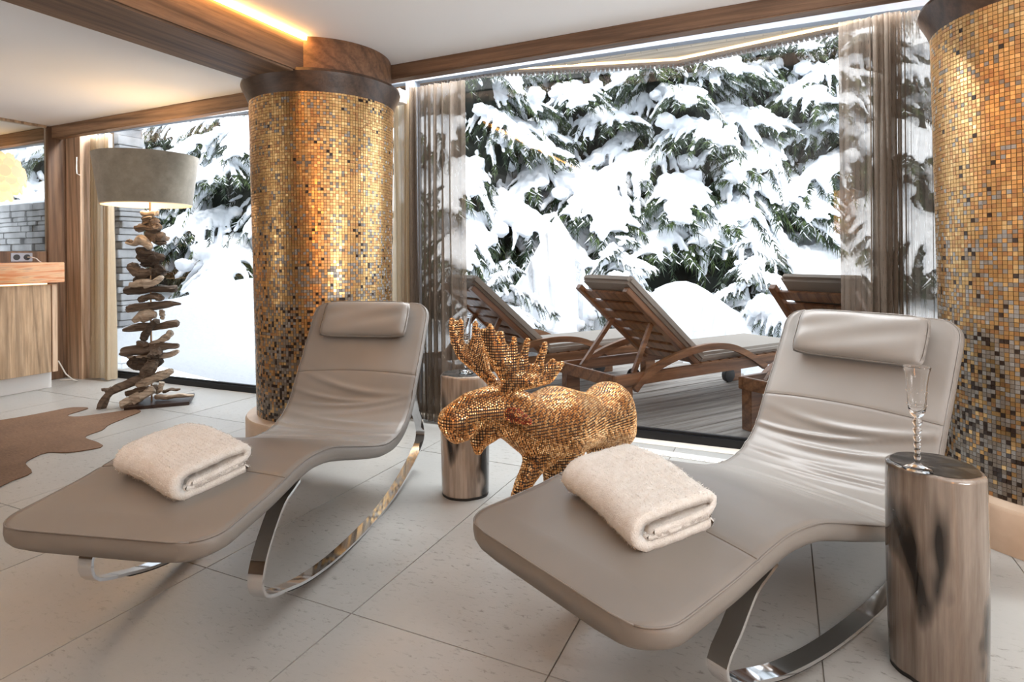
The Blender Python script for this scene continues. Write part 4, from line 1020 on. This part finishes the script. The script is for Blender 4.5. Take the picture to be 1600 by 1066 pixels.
# ------------------------------------------------------------------ snow laden spruces
def bough_variant(seed, L=1.25):
    r = np.random.default_rng(seed)
    stem = [(t * L, 0, .16 * t * L - .42 * (t * L) ** 2 * .8) for t in np.linspace(0, 1, 9)]
    S_ = np.array(stem); tt = np.linspace(0, 1, 9); sx = np.linspace(0, 1, 6)
    at = lambda t: np.array([np.interp(t, tt, S_[:, k]) for k in range(3)])
    twigs = []
    NT_ = 46
    for k in range(NT_):
        t = .08 + .90 * k / (NT_ - 1); sd = 1 if k % 2 else -1; p0 = at(t)
        ln = (.52 * (1 - t) ** .7 + .17) * r.uniform(.7, 1.2) * min(1, .45 + t * 1.6)
        az = sd * r.uniform(.6, 1.25) * (1 - .5 * t); dr = r.uniform(.7, 1.5)
        twigs.append([p0 + np.array([math.cos(az) * q * ln, math.sin(az) * q * ln, -dr * (q * ln) ** 2 - .10 * q * ln]) for q in sx])
    twigs.append([at(t) for t in np.linspace(.4, 1, 6)])
    V = []; F = []; MI = []
    def needle(p, d, ln, w, k):
        s = np.cross(d, r.normal(0, 1, 3)); s /= np.linalg.norm(s) + 1e-9; n0 = len(V)
        V.extend([p - s * w, p + s * w, p + d * ln]); F.append((n0, n0 + 1, n0 + 2)); MI.append(k)
    for pts in twigs:
        P3 = np.array(pts); mcol = 1 if r.random() < .35 else 0; dust = r.uniform(.0, .3)
        for q in np.linspace(.05, 1, 24):
            p = np.array([np.interp(q, sx, P3[:, k]) for k in range(3)]); i = min(4, int(q * 5)); t = P3[i + 1] - P3[i]; t /= np.linalg.norm(t)
            side = np.cross(t, [0, 0, 1.]); side /= np.linalg.norm(side) + 1e-9
            for sg in (-1, 1):
                d = t * .75 + side * sg * .75 + np.array([0, 0, -.35]) + r.normal(0, .15, 3); d /= np.linalg.norm(d)
                needle(p, d, r.uniform(.045, .085), .005, 2 if r.random() < dust else mcol)
            d = t * .5 + np.array([0, 0, -1.0]) + r.normal(0, .25, 3); d /= np.linalg.norm(d); needle(p, d, r.uniform(.05, .12), .005, mcol)
    go = mesh_obj('bough', np.array(V), np.array(F), [M['needles'], M['needles2'], M['snow']], mi=MI)
    chains = [[(*(at(t) + np.array([0, 0, .045])), .080 * (1 - .5 * t) * r.uniform(.7, 1.3)) for t in np.linspace(.10, .98, 12)]]
    for pts in twigs[:-1]:
        if r.random() < .14: continue
        e = r.uniform(.6, 1.0); P3 = np.array(pts); r0 = r.uniform(.042, .075)
        chains.append([(np.interp(q, sx, P3[:, 0]), np.interp(q, sx, P3[:, 1]), np.interp(q, sx, P3[:, 2]) + .026, r0 * (1 - .68 * q / e) * r.uniform(.75, 1.3)) for q in np.linspace(0, e, 8)])
    for _ in range(9):
        t = r.uniform(.12, .85); p = at(t) + np.array([0, r.normal(0, .14), .02]); chains.append([(*p, r.uniform(.07, .13))])
    Vs, Fs = balls(chains, .85, .6)
    so = remeshed('snow_load', Vs, Fs, .0155, 2, M['snow'], go)
    from mathutils import noise as mn
    me = so.data; n = len(me.vertices); co = np.empty(n * 3); no = np.empty(n * 3); me.vertices.foreach_get('co', co); me.vertices.foreach_get('normal', no)
    d = np.array([mn.noise(Vector(p) * 16) * .014 + mn.noise(Vector(p) * 45) * .005 for p in co.reshape(-1, 3)])
    me.vertices.foreach_set('co', (co.reshape(-1, 3) + no.reshape(-1, 3) * d[:, None]).ravel()); me.update()
    return go
variants = [bough_variant(100 + i, L) for i, L in enumerate((1.25, 1.35, 1.1, 1.2, 1.3, 1.0))]
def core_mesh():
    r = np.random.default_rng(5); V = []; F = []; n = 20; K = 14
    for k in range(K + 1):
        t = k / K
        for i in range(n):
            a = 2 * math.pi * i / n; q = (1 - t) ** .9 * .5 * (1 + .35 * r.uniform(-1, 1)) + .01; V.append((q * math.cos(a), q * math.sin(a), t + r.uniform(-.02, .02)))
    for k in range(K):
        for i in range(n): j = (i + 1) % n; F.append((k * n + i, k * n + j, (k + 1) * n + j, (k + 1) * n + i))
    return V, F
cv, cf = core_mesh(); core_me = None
used_v = set()
def spruce(px, D, h, label, nb, seed, spread=1.0, zbase=.1, dense_front=True):
    global core_me
    x, y = cam_pt(px, D); r = random.Random(seed)
    root = empty('snowy_spruce', (x, y, zbase), 0, label, 'tree', 'snow laden spruces')
    if h > 2: MB().tube([(0, 0, -.3), (0, 0, h * .5), (0, 0, h * .97)], [.11, .07, .015], 8).build('trunk', M['bark'], root)
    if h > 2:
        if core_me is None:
            o = mesh_obj('foliage_shade_core', cv, cf, M['core'], root); core_me = o.data
        else: o = link(bpy.data.objects.new('foliage_shade_core', core_me), root)
        o['kind'] = 'stuff'; o.scale = (1.5 * spread, 1.5 * spread, h * .93); o.location = (0, 0, .1)  # inner foliage cone added to keep the gaps as dark as shade
    ga = 2.39996; a0 = r.uniform(0, 6.28)
    for k in range(nb):
        t = (k + .5) / nb; z = h * ((.17 if h > 2 else .06) + (.77 if h > 2 else .88) * t ** 1.05)
        s = spread * (1.28 * (1 - t) ** .75 + .30) * r.uniform(.85, 1.15)
        i = r.randrange(6); src = variants[i]
        b = (src if i not in used_v else src.copy())
        if i in used_v: COL.objects.link(b)
        b.parent = root; b.location = (0, 0, z); b.rotation_euler = (r.uniform(-.2, .2), r.uniform(-.12, .22) + .1, a0 + k * ga + r.uniform(-.25, .25)); b.scale = (s,) * 3
        if i in used_v:
            for ch in src.children:
                c_ = ch.copy(); COL.objects.link(c_); c_.parent = b
        used_v.add(i)
    return root
T = [(735, 9.0, 6.0, 67, 1.15, 'leftmost tall snowy spruce seen through the large window beside the sheer curtain'),
     (905, 10.0, 6.6, 70, 1.25, 'snowy spruce behind the pointed snow mound'),
     (1060, 9.3, 6.4, 70, 1.25, 'big snowy spruce rising above the middle teak lounger'),
     (1215, 9.7, 6.4, 70, 1.25, 'snowy spruce left of the right sheer curtain'),
     (1370, 9.0, 6.0, 65, 1.2, 'snowy spruce behind the right sheer curtain'),
     (405, 10.3, 6.2, 67, 1.2, 'snowy spruce seen in the left window beside the gold pillar'),
     (270, 11.2, 6.2, 65, 1.2, 'snowy spruce seen in the left window behind the driftwood lamp shade'),
     (120, 11.9, 6.5, 57, 1.3, 'snowy spruce seen in the left window beside the cream curtain'),
     (-120, 11.9, 6.5, 52, 1.3, 'snowy spruce seen through the square glass pane above the worktop'),
     (820, 12.3, 7.5, 59, 1.5, 'snowy spruce in the back row above the pointed snow mound'),
     (985, 12.6, 7.8, 59, 1.5, 'snowy spruce in the back row between the two middle trees'),
     (1145, 12.4, 7.6, 59, 1.5, 'snowy spruce in the back row above the round snow mound'),
     (1310, 12.0, 7.5, 57, 1.5, 'snowy spruce in the back row at the edge of the right sheer curtain'),
     (680, 12.3, 7.2, 52, 1.5, 'snowy spruce in the back row behind the left sheer curtain'),
     (340, 13.3, 7.5, 57, 1.5, 'snowy spruce in the back row of the left window')]
for i, (px, D, h, nb, sp, lb) in enumerate(T): spruce(px, D, h, lb, int(nb * .7), 50 + i, sp)
spruce(792, 6.0, .75, 'small snow covered spruce bush left of the pointed snow mound', 9, 91, .42, .28)
spruce(1178, 6.1, .85, 'small snow covered spruce bush right of the round snow mound', 9, 92, .45, .42)
spruce(960, 7.0, 1.0, 'low snowy spruce behind the head of the middle lounger', 12, 93, .6, .35)
